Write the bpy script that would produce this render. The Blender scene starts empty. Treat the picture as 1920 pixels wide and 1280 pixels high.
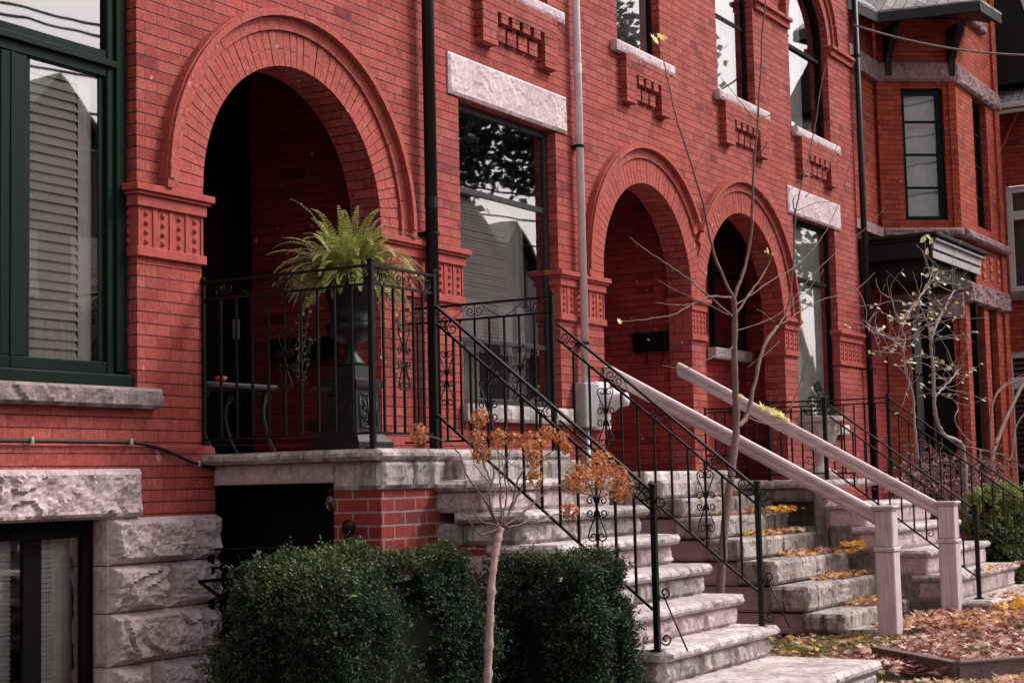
import bpy, math, random
from mathutils import Vector, Matrix, noise
random.seed(7)
PI = math.pi
scene = bpy.context.scene
COL = scene.collection

# ------------------------------------------------------------------ camera maths
# x runs along the facade (away to the right), y into the wall, z up; z = 0 is eye level, the ground lies at -1.3
FPX = 3046.733
YAW, PIT, ROL = math.radians(59.30938), math.radians(4.91746), math.radians(-1.29809)
CAM = Vector((0.0, -6.6, 0.0))
_f = Vector((math.sin(YAW)*math.cos(PIT), math.cos(YAW)*math.cos(PIT), math.sin(PIT)))
_r0 = Vector((math.cos(YAW), -math.sin(YAW), 0)); _u0 = _r0.cross(_f)
_c, _s = math.cos(ROL), math.sin(ROL)
RR = _r0*_c + _u0*_s; UU = _r0*(-_s) + _u0*_c
GZ = -1.3

def at(x, y, Y):
    d = _f + RR*((x-960)/FPX) - UU*((y-640)/FPX)
    return CAM + d*((Y-CAM.y)/d.y)
def depth(p): return (Vector(p)-CAM).dot(_f)

# ------------------------------------------------------------------ mesh builder
class MB:
    def __init__(s): s.v=[]; s.f=[]; s.uv=[]; s.tint=[]
    def face(s, pts, uv=None, tint=None):
        b=len(s.v); s.v += [Vector(p) for p in pts]; s.f.append(tuple(range(b,b+len(pts)))); s.uv.append(uv); s.tint.append(tint)
    def mesh(s, verts, faces, tint=None):
        b=len(s.v); s.v += [Vector(p) for p in verts]
        for f in faces: s.f.append(tuple(b+i for i in f)); s.uv.append(None); s.tint.append(tint)
    def box(s, x0,x1,y0,y1,z0,z1, j=0):
        if j:
            r=lambda: random.uniform(-j,j)
        else: r=lambda:0
        P=[(x+r(),y+r(),z+r()) for z in (z0,z1) for y in (y0,y1) for x in (x0,x1)]
        s.mesh(P,[(0,2,3,1),(4,5,7,6),(0,1,5,4),(2,6,7,3),(0,4,6,2),(1,3,7,5)])
    def bbox(s, x0,x1,y0,y1,z0,z1, b=.006):
        # box with chamfered edges
        cs=[]; idx={}
        V=[];F=[]
        for sx,X in((-1,x0),(1,x1)):
            for sy,Y in((-1,y0),(1,y1)):
                for sz,Z in((-1,z0),(1,z1)):
                    for a in range(3):
                        p=[X-sx*b,Y-sy*b,Z-sz*b]; p[a]=(X,Y,Z)[a]
                        idx[(sx,sy,sz,a)]=len(V); V.append(p)
        S=(-1,1)
        for a in range(3):
            o=[i for i in range(3) if i!=a]
            for sa in S:
                q=[]
                for (p,r) in((-1,-1),(1,-1),(1,1),(-1,1)):
                    k=[0,0,0]; k[a]=sa;k[o[0]]=p;k[o[1]]=r; q.append(idx[(k[0],k[1],k[2],a)])
                F.append(tuple(q))
        for a in range(3):   # edges along axis a
            o=[i for i in range(3) if i!=a]
            for p in S:
                for r in S:
                    q=[]
                    for (e,ax) in((-1,o[0]),(1,o[0]),(1,o[1]),(-1,o[1])):
                        k=[0,0,0];k[a]=e;k[o[0]]=p;k[o[1]]=r;q.append(idx[(k[0],k[1],k[2],ax)])
                    F.append(tuple(q))
        for a in S:
            for c in S:
                for d in S: F.append(tuple(idx[(a,c,d,i)] for i in range(3)))
        # orient outward
        ctr=Vector(((x0+x1)/2,(y0+y1)/2,(z0+z1)/2)); FF=[]
        for f in F:
            p=[Vector(V[i]) for i in f]; n=(p[1]-p[0]).cross(p[2]-p[0]); c=sum(p,Vector())/len(p)
            FF.append(f if n.dot(c-ctr)>0 else f[::-1])
        s.mesh(V,FF)
    def prism(s, pts, d):
        # pts: 3d polygon; d: extrusion vector (both caps)
        d=Vector(d); pts=[Vector(p) for p in pts]; n=len(pts)
        V=pts+[p+d for p in pts]
        nn=Vector()
        for i in range(n): nn+=pts[i].cross(pts[(i+1)%n])
        F=[tuple(range(n)),tuple(range(2*n-1,n-1,-1))]+[(i,i+n,(i+1)%n+n,(i+1)%n) for i in range(n)]
        if nn.dot(d)>0: F=[f[::-1] for f in F]
        s.mesh(V,F)
    def tube(s, pts, r, n=6, cap=True, tint=None):
        pts=[Vector(p) for p in pts]; m=len(pts)
        rs=r if isinstance(r,(list,tuple)) else [r]*m
        V=[];F=[]; prev=None
        for i,p in enumerate(pts):
            t=(pts[min(i+1,m-1)]-pts[max(i-1,0)]); 
            if t.length<1e-9: t=Vector((0,0,1))
            t.normalize()
            if prev is None:
                a=Vector((0,0,1)) if abs(t.z)<.9 else Vector((1,0,0)); u=t.cross(a).normalized()
            else:
                u=(prev-t*prev.dot(t)); u=u.normalized() if u.length>1e-6 else t.orthogonal().normalized()
            prev=u; w=t.cross(u)
            for k in range(n):
                th=2*PI*k/n; V.append(p+(u*math.cos(th)+w*math.sin(th))*rs[i])
        for i in range(m-1):
            for k in range(n):
                a=i*n+k;b=i*n+(k+1)%n; F.append((a,b,b+n,a+n))
        if cap: F.append(tuple(range(n-1,-1,-1))); F.append(tuple((m-1)*n+k for k in range(n)))
        s.mesh(V,F,tint)
    def bar(s, a, b, w, h=None):
        # square bar from a to b, w wide, h high
        a=Vector(a);b=Vector(b);h=h or w;t=(b-a).normalized()
        up=Vector((0,0,1)) if abs(t.z)<.95 else Vector((0,1,0))
        u=t.cross(up).normalized();v=u.cross(t)
        P=[]
        for q in(a,b):
            for (i,j) in((-1,-1),(1,-1),(1,1),(-1,1)): P.append(q+u*(i*w/2)+v*(j*h/2))
        s.mesh(P,[(3,2,1,0),(4,5,6,7),(0,1,5,4),(1,2,6,5),(2,3,7,6),(3,0,4,7)])
    def lathe(s, cx, cy, prof, n=24, flute=0, fl=(0,0)):
        V=[];F=[];m=len(prof)
        for (r,z) in prof:
            for k in range(n):
                th=2*PI*k/n; rr=r
                if flute and fl[0]<=z<=fl[1]: rr=r*(1+.05*abs(math.sin(th*flute/2)))
                V.append((cx+rr*math.cos(th),cy+rr*math.sin(th),z))
        for i in range(m-1):
            for k in range(n):
                a=i*n+k;b=i*n+(k+1)%n;F.append((a,b,b+n,a+n))
        F.append(tuple(range(n-1,-1,-1)));F.append(tuple((m-1)*n+k for k in range(n)))
        s.mesh(V,F)
    def rock(s, o, ux, uz, nrm, w, h, d=.05, amp=.03, edge=.02, seed=0, res=.022, sides=True):
        # rough-faced stone: face of size w*h spanned by ux, uz at origin o, bulging along nrm by d
        o=Vector(o);ux=Vector(ux);uz=Vector(uz);nrm=Vector(nrm)
        nx=max(3,int(w/res));nz=max(3,int(h/res));b=len(s.v)
        V=[];F=[]
        for j in range(nz+1):
            for i in range(nx+1):
                a=w*i/nx;c=h*j/nz
                e=min(a,w-a,c,h-c); k=min(1,e/edge) if edge>0 else 1
                q=Vector((a*4.2+seed*7.3,c*5.6+seed*3.1,seed))
                n1=noise.noise(q)*.9+noise.noise(q*2.3+Vector((5,1,2)))*.55+noise.noise(q*5.1)*.3
                rg=1-abs(noise.noise(q*1.2+Vector((3,9,1))))*2.4
                st=noise.noise(q*.9+Vector((8,2,4)))*2.2; st=st-math.floor(st)          # broken ledges
                ft=noise.noise(q*7.0)*.16+noise.noise(q*15.0)*.10
                dd=k*(d*.5+amp*(n1*.35+rg*.3+st*.55+ft)) 
                V.append(o+ux*a+uz*c+nrm*max(dd,0.001))
        for j in range(nz):
            for i in range(nx):
                a=j*(nx+1)+i; F.append((a,a+1,a+nx+2,a+nx+1))
        if ux.cross(uz).dot(nrm)<0: F=[f[::-1] for f in F]
        s.mesh(V,F)
    def build(s, name, mat, parent=None, smooth=False, origin=None):
        o0 = Vector(parent.get('_w',(0,0,0))) if parent else (Vector(origin) if origin else Vector((0,0,0)))
        me=bpy.data.meshes.new(name); me.from_pydata([tuple(v-o0) for v in s.v],[],s.f)
        uvl=me.uv_layers.new(name='UVMap').data; li=0
        for fi,f in enumerate(s.f):
            u=s.uv[fi]
            if u is None:
                p=[s.v[i] for i in f]; n=Vector()
                for k in range(len(p)): n+=p[k].cross(p[(k+1)%len(p)])
                if n.length>0: n.normalize()
                if abs(n.z)>.75: u=[(q.x,q.y) for q in p]
                else:
                    T=Vector((-n.y,n.x,0)).normalized(); u=[(q.dot(T),q.z) for q in p]
            for k in range(len(f)): uvl[li].uv=u[k]; li+=1
        if any(t is not None for t in s.tint):
            at_=me.attributes.new('tint','FLOAT','FACE')
            for i,t in enumerate(s.tint): at_.data[i].value = t if t is not None else .5
        me.materials.append(mat)
        if smooth:
            for p in me.polygons: p.use_smooth=True
        o=bpy.data.objects.new(name,me); COL.objects.link(o)
        if parent: o.parent=parent; o['_w']=tuple(o0)
        else:
            o.location=o0; o['_w']=tuple(o0)
        return o

def tag(o,label,cat,group=None,kind=None):
    o['label']=label; o['category']=cat
    if group: o['group']=group
    if kind: o['kind']=kind
    return o
def thing(name,loc,label,cat,group=None):
    o=bpy.data.objects.new(name,None); COL.objects.link(o); o.location=loc; o['_w']=tuple(loc); o.empty_display_size=.2
    return tag(o,label,cat,group)
def struct(o): o['kind']='structure'; return o
def copy_tree(o,parent=None):
    c=o.copy(); COL.objects.link(c)
    if parent: c.parent=parent
    for ch in list(o.children): copy_tree(ch,c)
    return c

# ------------------------------------------------------------------ materials
class NT:
    def __init__(s,name):
        s.m=bpy.data.materials.new(name); s.m.use_nodes=True; s.t=s.m.node_tree; s.n=s.t.nodes; s.l=s.t.links
        s.b=s.n['Principled BSDF']; s.out=s.n['Material Output']
    def N(s,t,**k):
        n=s.n.new(t)
        for a,b in k.items(): setattr(n,a,b)
        return n
    def L(s,a,b): s.l.new(a,b)
    def set(s,n,**k):
        for a,v in k.items(): n.inputs[a.replace('_',' ')].default_value=v
        return n
    def noise(s,vec,scale,detail=4,rough=.6):
        n=s.N('ShaderNodeTexNoise'); n.inputs['Scale'].default_value=scale; n.inputs['Detail'].default_value=detail; n.inputs['Roughness'].default_value=rough
        if vec is not None: s.L(vec,n.inputs['Vector'])
        return n.outputs['Fac']
    def ramp(s,fac,stops):
        r=s.N('ShaderNodeValToRGB'); s.L(fac,r.inputs[0]); e=r.color_ramp.elements
        while len(e)<len(stops): e.new(.5)
        for i,(p,c) in enumerate(stops): e[i].position=p; e[i].color=(*c,1) if isinstance(c,tuple) else (c,c,c,1)
        return r.outputs[0]
    def mix(s,fac,a,b,mode='MIX'):
        m=s.N('ShaderNodeMix',data_type='RGBA',blend_type=mode)
        for sock,v in((m.inputs[0],fac),(m.inputs[6],a),(m.inputs[7],b)):
            if hasattr(v,'links') or isinstance(v,bpy.types.NodeSocket): s.L(v,sock)
            elif isinstance(v,tuple): sock.default_value=(*v,1)
            else: sock.default_value=v
        return m.outputs[2]
    def math(s,op,a,b=0.0):
        m=s.N('ShaderNodeMath',operation=op)
        for sock,v in((m.inputs[0],a),(m.inputs[1],b)):
            if isinstance(v,bpy.types.NodeSocket): s.L(v,sock)
            else: sock.default_value=v
        return m.outputs[0]
    def bump(s,h,strength=.5,dist=.01,nrm=None):
        b=s.N('ShaderNodeBump'); b.inputs['Strength'].default_value=strength; b.inputs['Distance'].default_value=dist; s.L(h,b.inputs['Height'])
        if nrm: s.L(nrm,b.inputs['Normal'])
        s.L(b.outputs[0],s.b.inputs['Normal']); return b.outputs[0]
    def pos(s): return s.N('ShaderNodeNewGeometry').outputs['Position']
    def uv(s): return s.N('ShaderNodeTexCoord').outputs['UV']

def brick_mat(name,c1,c2,mortar,bw=.205,rh=.0686,ms=.0032,vj=.38,hj=.0036,soft=.4,stain=.5,pale=(.50,.22,.21),paleamt=.35,dark=None,bias=0.0):
    t=NT(name); uv=t.uv(); P=t.pos()
    wob=t.N('ShaderNodeVectorMath',operation='ADD')
    nz=t.N('ShaderNodeTexNoise'); t.L(uv,nz.inputs['Vector']); nz.inputs['Scale'].default_value=9; nz.inputs['Detail'].default_value=2
    sc=t.N('ShaderNodeVectorMath',operation='SCALE'); t.L(nz.outputs['Color'],sc.inputs[0]); sc.inputs['Scale'].default_value=.005
    t.L(uv,wob.inputs[0]); t.L(sc.outputs[0],wob.inputs[1]); v=wob.outputs[0]
    br=t.N('ShaderNodeTexBrick'); br.offset=.5; br.squash=1; t.L(v,br.inputs['Vector'])
    t.set(br,Scale=1.0,Brick_Width=bw,Row_Height=rh,Mortar_Size=ms,Mortar_Smooth=soft,Bias=bias)
    br.inputs['Color1'].default_value=(0,0,0,1); br.inputs['Color2'].default_value=(1,1,1,1); br.inputs['Mortar'].default_value=(.5,.5,.5,1)
    rnd=br.outputs['Color']
    base=t.ramp(rnd,[(0,c1),(.5,tuple((a+b)/2 for a,b in zip(c1,c2))),(.9,c2),(1.0,dark or tuple(x*.8 for x in c2))])
    g1=t.noise(P,3.0,5,.65); g2=t.noise(P,45,4,.7)
    mulc=t.ramp(g1,[(.3,.72),(.5,1.0),(.7,1.22)])
    base=t.mix(stain,base,mulc,'MULTIPLY')
    base=t.mix(.7,base,t.ramp(g2,[(.3,.52),(.68,1.32)]),'MULTIPLY')
    g3=t.noise(P,130,3,.7); base=t.mix(.5,base,t.ramp(g3,[(.3,.6),(.7,1.3)]),'MULTIPLY')
    ef=t.noise(P,7,6,.75); efm=t.ramp(ef,[(.52,0.0),(.72,1.0)])
    base=t.mix(t.math('MULTIPLY',efm,paleamt),base,pale)
    # sparse chips and paint flecks
    fl=t.noise(P,11,3,.5); flm=t.ramp(fl,[(.70,0.0),(.725,1.0)])
    base=t.mix(t.math('MULTIPLY',flm,.6),base,(.6,.45,.42))
    mn=t.noise(P,60,3,.7)
    sp=t.N('ShaderNodeSeparateXYZ'); t.L(v,sp.inputs[0])
    fr_=t.math('FRACT',t.math('DIVIDE',sp.outputs[1],rh)); dh=t.math('MULTIPLY',t.math('MINIMUM',fr_,t.math('SUBTRACT',1.0,fr_)),rh)
    hm=t.math('SUBTRACT',1.0,t.math('MINIMUM',1.0,t.math('DIVIDE',dh,hj))); hm=t.math('MINIMUM',1.0,t.math('MULTIPLY',hm,2.0))
    joint=t.math('MAXIMUM',hm,t.math('MULTIPLY',br.outputs['Fac'],vj))
    mfac=t.math('MULTIPLY',joint,t.ramp(mn,[(.3,.35),(.6,1.0)]))
    # vertical kiln streaks inside the bricks, and broad patches fired redder or washed paler
    mp=t.N('ShaderNodeMapping'); t.L(uv,mp.inputs[0]); mp.inputs['Scale'].default_value=(42,9,1); stv=t.noise(mp.outputs[0],1.5,4,.7)
    base=t.mix(.55,base,t.ramp(stv,[(.3,.55),(.68,1.3)]),'MULTIPLY')
    pz=t.noise(P,1.15,4,.6); base=t.mix(t.math('MULTIPLY',t.ramp(pz,[(.48,0.0),(.68,1.0)]),.40),base,tuple(x*y for x,y in zip(c1,(1.02,.62,.45))))
    col=t.mix(mfac,base,mortar)
    t.L(col,t.b.inputs['Base Color']); t.b.inputs['Roughness'].default_value=.82; t.b.inputs['Specular IOR Level'].default_value=.3
    h=t.math('ADD',t.math('MULTIPLY',joint,-1.0),t.math('MULTIPLY',g2,.45))
    h=t.math('ADD',h,t.math('MULTIPLY',rnd,.12))
    t.bump(h,1.0,.012)
    return t.m

def stone_mat(name,c1,c2,scale=4,moss=0.0,streak=0.0,rough=.9,bump=.6,mossz=False):
    t=NT(name); P=t.pos()
    n1=t.noise(P,scale,8,.7); n2=t.noise(P,scale*9,5,.7); n3=t.noise(P,1.7,4,.6)
    col=t.ramp(n1,[(.3,c2),(.62,c1)])
    col=t.mix(.85,col,t.ramp(n2,[(.3,.6),(.7,1.22)]),'MULTIPLY'); n4=t.noise(P,scale*28,4,.7); col=t.mix(.6,col,t.ramp(n4,[(.3,.6),(.65,1.2)]),'MULTIPLY')
    col=t.mix(.7,col,t.ramp(n3,[(.3,.7),(.65,1.1)]),'MULTIPLY')
    # dark pits and cracks
    vo=t.N('ShaderNodeTexVoronoi',feature='DISTANCE_TO_EDGE'); vo.inputs['Scale'].default_value=3.2
    wv=t.N('ShaderNodeVectorMath',operation='ADD'); nn=t.N('ShaderNodeTexNoise'); t.L(P,nn.inputs['Vector']); nn.inputs['Scale'].default_value=5; nn.inputs['Detail'].default_value=5
    t.L(P,wv.inputs[0]); sc=t.N('ShaderNodeVectorMath',operation='SCALE'); t.L(nn.outputs['Color'],sc.inputs[0]); sc.inputs['Scale'].default_value=.35; t.L(sc.outputs[0],wv.inputs[1]); t.L(wv.outputs[0],vo.inputs['Vector'])
    ck=t.ramp(vo.outputs['Distance'],[(0.0,1.0),(.012,0.0)])
    col=t.mix(t.math('MULTIPLY',ck,.16),col,(.06,.045,.045))
    if streak:
        mp=t.N('ShaderNodeMapping'); t.L(P,mp.inputs[0]); mp.inputs['Scale'].default_value=(9,9,1.2)
        sn=t.noise(mp.outputs[0],1.6,6,.75); sm=t.ramp(sn,[(.5,0.0),(.62,1.0)])
        col=t.mix(t.math('MULTIPLY',sm,streak),col,(.035,.03,.03))
    if moss:
        mn=t.noise(P,3.1,6,.75); mm=t.ramp(mn,[(.5,0.0),(.66,1.0)])
        col=t.mix(t.math('MULTIPLY',mm,moss),col,(.13,.13,.035))
    t.L(col,t.b.inputs['Base Color']); t.b.inputs['Roughness'].default_value=rough; t.b.inputs['Specular IOR Level'].default_value=.25
    h=t.math('ADD',t.math('MULTIPLY',n2,.5),t.math('ADD',n1,t.math('MULTIPLY',ck,-.15)))
    t.bump(h,bump,.012)
    return t.m

def plain_mat(name,c,rough=.5,spec=.5,var=.25,scale=20,metal=0.0,bump=.15,emit=None):
    t=NT(name); P=t.pos(); n=t.noise(P,scale,5,.65)
    col=t.mix(1.0,tuple(c),t.ramp(n,[(.25,1-var),(.75,1+var)]),'MULTIPLY')
    t.L(col,t.b.inputs['Base Color']); t.b.inputs['Roughness'].default_value=rough; t.b.inputs['Specular IOR Level'].default_value=spec; t.b.inputs['Metallic'].default_value=metal
    if bump: t.bump(n,bump,.004)
    return t.m

def wood_mat(name,c1,c2,axis='Y'):
    t=NT(name); P=t.pos(); mp=t.N('ShaderNodeMapping'); t.L(P,mp.inputs[0])
    mp.inputs['Scale'].default_value={'Y':(18,1.2,26),'Z':(22,22,1.3),'X':(1.2,18,26)}[axis]
    n=t.noise(mp.outputs[0],2.2,6,.7); n2=t.noise(P,5,4,.6)
    col=t.ramp(n,[(.3,c2),(.6,c1)]); col=t.mix(.6,col,t.ramp(n2,[(.3,.75),(.7,1.15)]),'MULTIPLY')
    t.L(col,t.b.inputs['Base Color']); t.b.inputs['Roughness'].default_value=.75; t.bump(n,.35,.006)
    return t.m

def leaf_mat(name,stops,rough=.55,trans=.25):
    t=NT(name); a=t.N('ShaderNodeAttribute',attribute_name='tint')
    col=t.ramp(a.outputs['Fac'],stops)
    t.L(col,t.b.inputs['Base Color']); t.b.inputs['Roughness'].default_value=rough; t.b.inputs['Specular IOR Level'].default_value=.4
    tr=t.N('ShaderNodeBsdfTranslucent'); t.L(col,tr.inputs[0]); mx=t.N('ShaderNodeMixShader'); mx.inputs[0].default_value=trans
    t.L(t.b.outputs[0],mx.inputs[1]); t.L(tr.outputs[0],mx.inputs[2]); t.L(mx.outputs[0],t.out.inputs[0])
    return t.m

def glass_mat(name,refl=.3,tint=(.75,.8,.78)):
    t=NT(name); g=t.N('ShaderNodeBsdfGlossy'); g.inputs['Color'].default_value=(.95,.93,.94,1); g.inputs['Roughness'].default_value=.015
    tr=t.N('ShaderNodeBsdfTransparent'); tr.inputs[0].default_value=(*tint,1)
    fr=t.N('ShaderNodeFresnel'); fr.inputs[0].default_value=1.5
    fac=t.math('ADD',t.math('MULTIPLY',fr.outputs[0],1.6),refl)
    P=t.pos(); n=t.noise(P,1.6,2,.5); b=t.N('ShaderNodeBump'); b.inputs['Strength'].default_value=.07; b.inputs['Distance'].default_value=.01; t.L(n,b.inputs['Height']); t.L(b.outputs[0],g.inputs['Normal'])
    mx=t.N('ShaderNodeMixShader'); t.L(fac,mx.inputs[0]); t.L(tr.outputs[0],mx.inputs[1]); t.L(g.outputs[0],mx.inputs[2]); t.L(mx.outputs[0],t.out.inputs[0])
    return t.m

M={}
M['brick']=brick_mat('facade brick',(.43,.092,.074),(.315,.047,.040),(.016,.004,.005),ms=.0046,soft=.25,stain=.75,paleamt=.5,dark=(.20,.028,.028),pale=(.47,.19,.18))
M['arch']=brick_mat('arch brick',(.43,.090,.074),(.355,.062,.05),(.13,.03,.028),bw=2.0,rh=.9,ms=.0001,hj=.0001,paleamt=.3)
M['joint']=plain_mat('dark mortar joint',(.06,.012,.012),.9,.1,.3,30)
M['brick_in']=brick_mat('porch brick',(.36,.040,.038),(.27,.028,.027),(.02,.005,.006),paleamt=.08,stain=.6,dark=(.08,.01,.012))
M['brick_big']=brick_mat('stoop brick',(.34,.048,.038),(.20,.030,.030),(.36,.30,.29),bw=.215,rh=.0765,ms=.0065,vj=1.0,hj=.0068,soft=.2,dark=(.13,.04,.045),paleamt=.15,stain=.7)
M['brick_orange']=brick_mat('orange brick',(.46,.085,.044),(.33,.046,.029),(.05,.012,.01),paleamt=.2,pale=(.56,.2,.12))
M['terra']=plain_mat('terracotta',(.365,.064,.052),.75,.3,.3,14,bump=.25)
M['terra_o']=plain_mat('orange terracotta',(.5,.13,.07),.75,.3,.3,14,bump=.25)
M['lime']=stone_mat('pale limestone',(.76,.61,.62),(.62,.48,.49),3,bump=.25)
M['rock']=stone_mat('rough limestone',(.70,.55,.55),(.42,.32,.325),5,bump=.8)
M['rockd']=stone_mat('weathered sill stone',(.36,.28,.285),(.18,.135,.14),6,bump=.9)
M['mossy']=stone_mat('mossy limestone',(.62,.53,.52),(.30,.25,.245),5,moss=.65,streak=.55,bump=.8)
M['step']=stone_mat('step limestone',(.80,.70,.69),(.44,.37,.365),4,moss=.4,streak=.5,bump=.8)
M['dirty']=stone_mat('streaked stone',(.56,.48,.45),(.26,.215,.20),4,moss=.55,streak=.95,bump=.7)
M['conc']=stone_mat('rough concrete',(.34,.28,.27),(.12,.095,.095),5,moss=.35,streak=.5,bump=1.0)
M['brown']=stone_mat('brown sandstone',(.40,.25,.26),(.21,.12,.13),6,bump=.9)
M['iron']=plain_mat('black iron',(.004,.0035,.004),.45,.25,.4,60,bump=.2)
M['castiron']=plain_mat('cast iron',(.007,.009,.0085),.45,.35,.5,40,bump=.4)
M['pipe']=plain_mat('dark pipe',(.008,.005,.006),.42,.3,.3,8)
M['pipew']=plain_mat('white pipe',(.78,.68,.72),.5,.4,.12,9)
M['green']=plain_mat('dark green paint',(.003,.012,.008),.55,.12,.3,12)
M['blackp']=plain_mat('black paint',(.004,.0035,.004),.6,.1,.3,12)
M['greyp']=plain_mat('grey brown paint',(.03,.024,.026),.5,.3,.3,12)
M['whitep']=plain_mat('white paint',(.75,.68,.70),.6,.3,.15,10)
M['blind']=plain_mat('blind slats',(.90,.85,.82),.6,.3,.08,7,bump=0)
M['blindg']=plain_mat('grey blind',(.30,.27,.27),.7,.3,.3,5,bump=.1)
M['curtain']=plain_mat('curtain',(.88,.86,.84),.9,.1,.2,6,bump=.2)
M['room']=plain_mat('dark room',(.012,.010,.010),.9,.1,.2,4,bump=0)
M['vest']=plain_mat('shade-black vestibule',(.006,.003,.004),.9,.1,.2,4,bump=.1)  # near-black base colour stands in for the shade inside the porches
M['metal']=plain_mat('grey metal',(.38,.38,.39),.45,.5,.2,10,metal=.4)
M['glass']=glass_mat('window glass',.20,(.98,.98,.97))
M['glassd']=glass_mat('porch glass',.03,(.8,.82,.8))
M['woodr']=wood_mat('weathered wood rail',(.72,.60,.61),(.46,.36,.37),'Y')
M['woodp']=wood_mat('weathered wood post',(.66,.55,.56),(.42,.33,.34),'Z')
M['woodb']=wood_mat('side boards',(.46,.33,.33),(.29,.20,.20),'Y')
M['timber']=wood_mat('old timber',(.16,.11,.10),(.07,.045,.04),'X')
M['bark']=plain_mat('bark',(.19,.125,.105),.85,.2,.45,60,bump=.5)
M['barkp']=plain_mat('pale bark',(.42,.27,.235),.8,.2,.4,50,bump=.4)
M['vine']=plain_mat('pale vine bark',(.33,.26,.25),.8,.2,.4,50,bump=.3)
M['fern']=leaf_mat('fern leaves',[(0,(.07,.11,.02)),(.5,(.26,.29,.05)),(1,(.52,.50,.19))],.5,.3)
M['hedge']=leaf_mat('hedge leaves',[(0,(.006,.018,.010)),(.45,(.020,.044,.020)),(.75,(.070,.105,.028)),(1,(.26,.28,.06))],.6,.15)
M['shrub']=leaf_mat('garden shrub leaves',[(0,(.02,.04,.015)),(.5,(.12,.17,.035)),(1,(.45,.46,.14))],.5,.25)
M['hedgecore']=plain_mat('dark hedge core',(.010,.012,.008),.9,.1,.4,20)
M['dry']=leaf_mat('dry flower petals',[(0,(.20,.055,.025)),(.5,(.60,.22,.08)),(1,(.85,.45,.20))],.7,.3)
M['fall']=leaf_mat('fallen leaves',[(0,(.10,.022,.022)),(.3,(.30,.06,.05)),(.55,(.62,.32,.26)),(.78,(.80,.62,.52)),(.9,(.72,.33,.05)),(1,(.88,.58,.07))],.6,.25)
M['yel']=leaf_mat('yellow leaves',[(0,(.55,.50,.08)),(1,(.85,.75,.25))],.5,.3)
M['vleaf']=leaf_mat('vine leaves',[(0,(.24,.28,.06)),(.4,(.55,.55,.20)),(1,(.85,.82,.66))],.5,.3)
M['grass']=leaf_mat('grass blades',[(0,(.09,.12,.02)),(1,(.24,.27,.05))],.6,.3)
M['ever']=leaf_mat('evergreen leaves',[(0,(.01,.03,.015)),(1,(.03,.08,.03))],.5,.1)
M['ivy']=leaf_mat('ivy leaves',[(0,(.08,.13,.03)),(.5,(.30,.34,.12)),(1,(.62,.60,.36))],.5,.2)
M['soil']=stone_mat('soil',(.10,.065,.05),(.04,.028,.022),8,bump=1.0)
M['asphalt']=stone_mat('asphalt',(.06,.058,.06),(.04,.038,.04),10,bump=.4)
M['walk']=stone_mat('concrete walk',(.42,.40,.39),(.32,.30,.29),4,bump=.3)
M['shingle']=brick_mat('roof shingles',(.42,.42,.44),(.24,.24,.26),(.06,.06,.06),bw=.22,rh=.12,ms=.006,vj=1.0,hj=.006,pale=(.5,.5,.5),paleamt=.2)
M['red']=plain_mat('red plastic',(.6,.03,.03),.4,.5,.1,5)
M['wicker']=plain_mat('basket weave concrete',(.42,.34,.31),.85,.2,.4,30,bump=.6)
M['siding']=plain_mat('opposite house paint',(.16,.12,.12),.8,.2,.2,2)
M['tarpaper']=plain_mat('dark soffit',(.012,.011,.012),.6,.3,.3,5)
M['wire']=plain_mat('wire sheath',(.20,.17,.17),.6,.3,.2,5,bump=0)
M['wired']=plain_mat('black wire',(.01,.01,.01),.6,.3,.2,5,bump=0)

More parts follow.
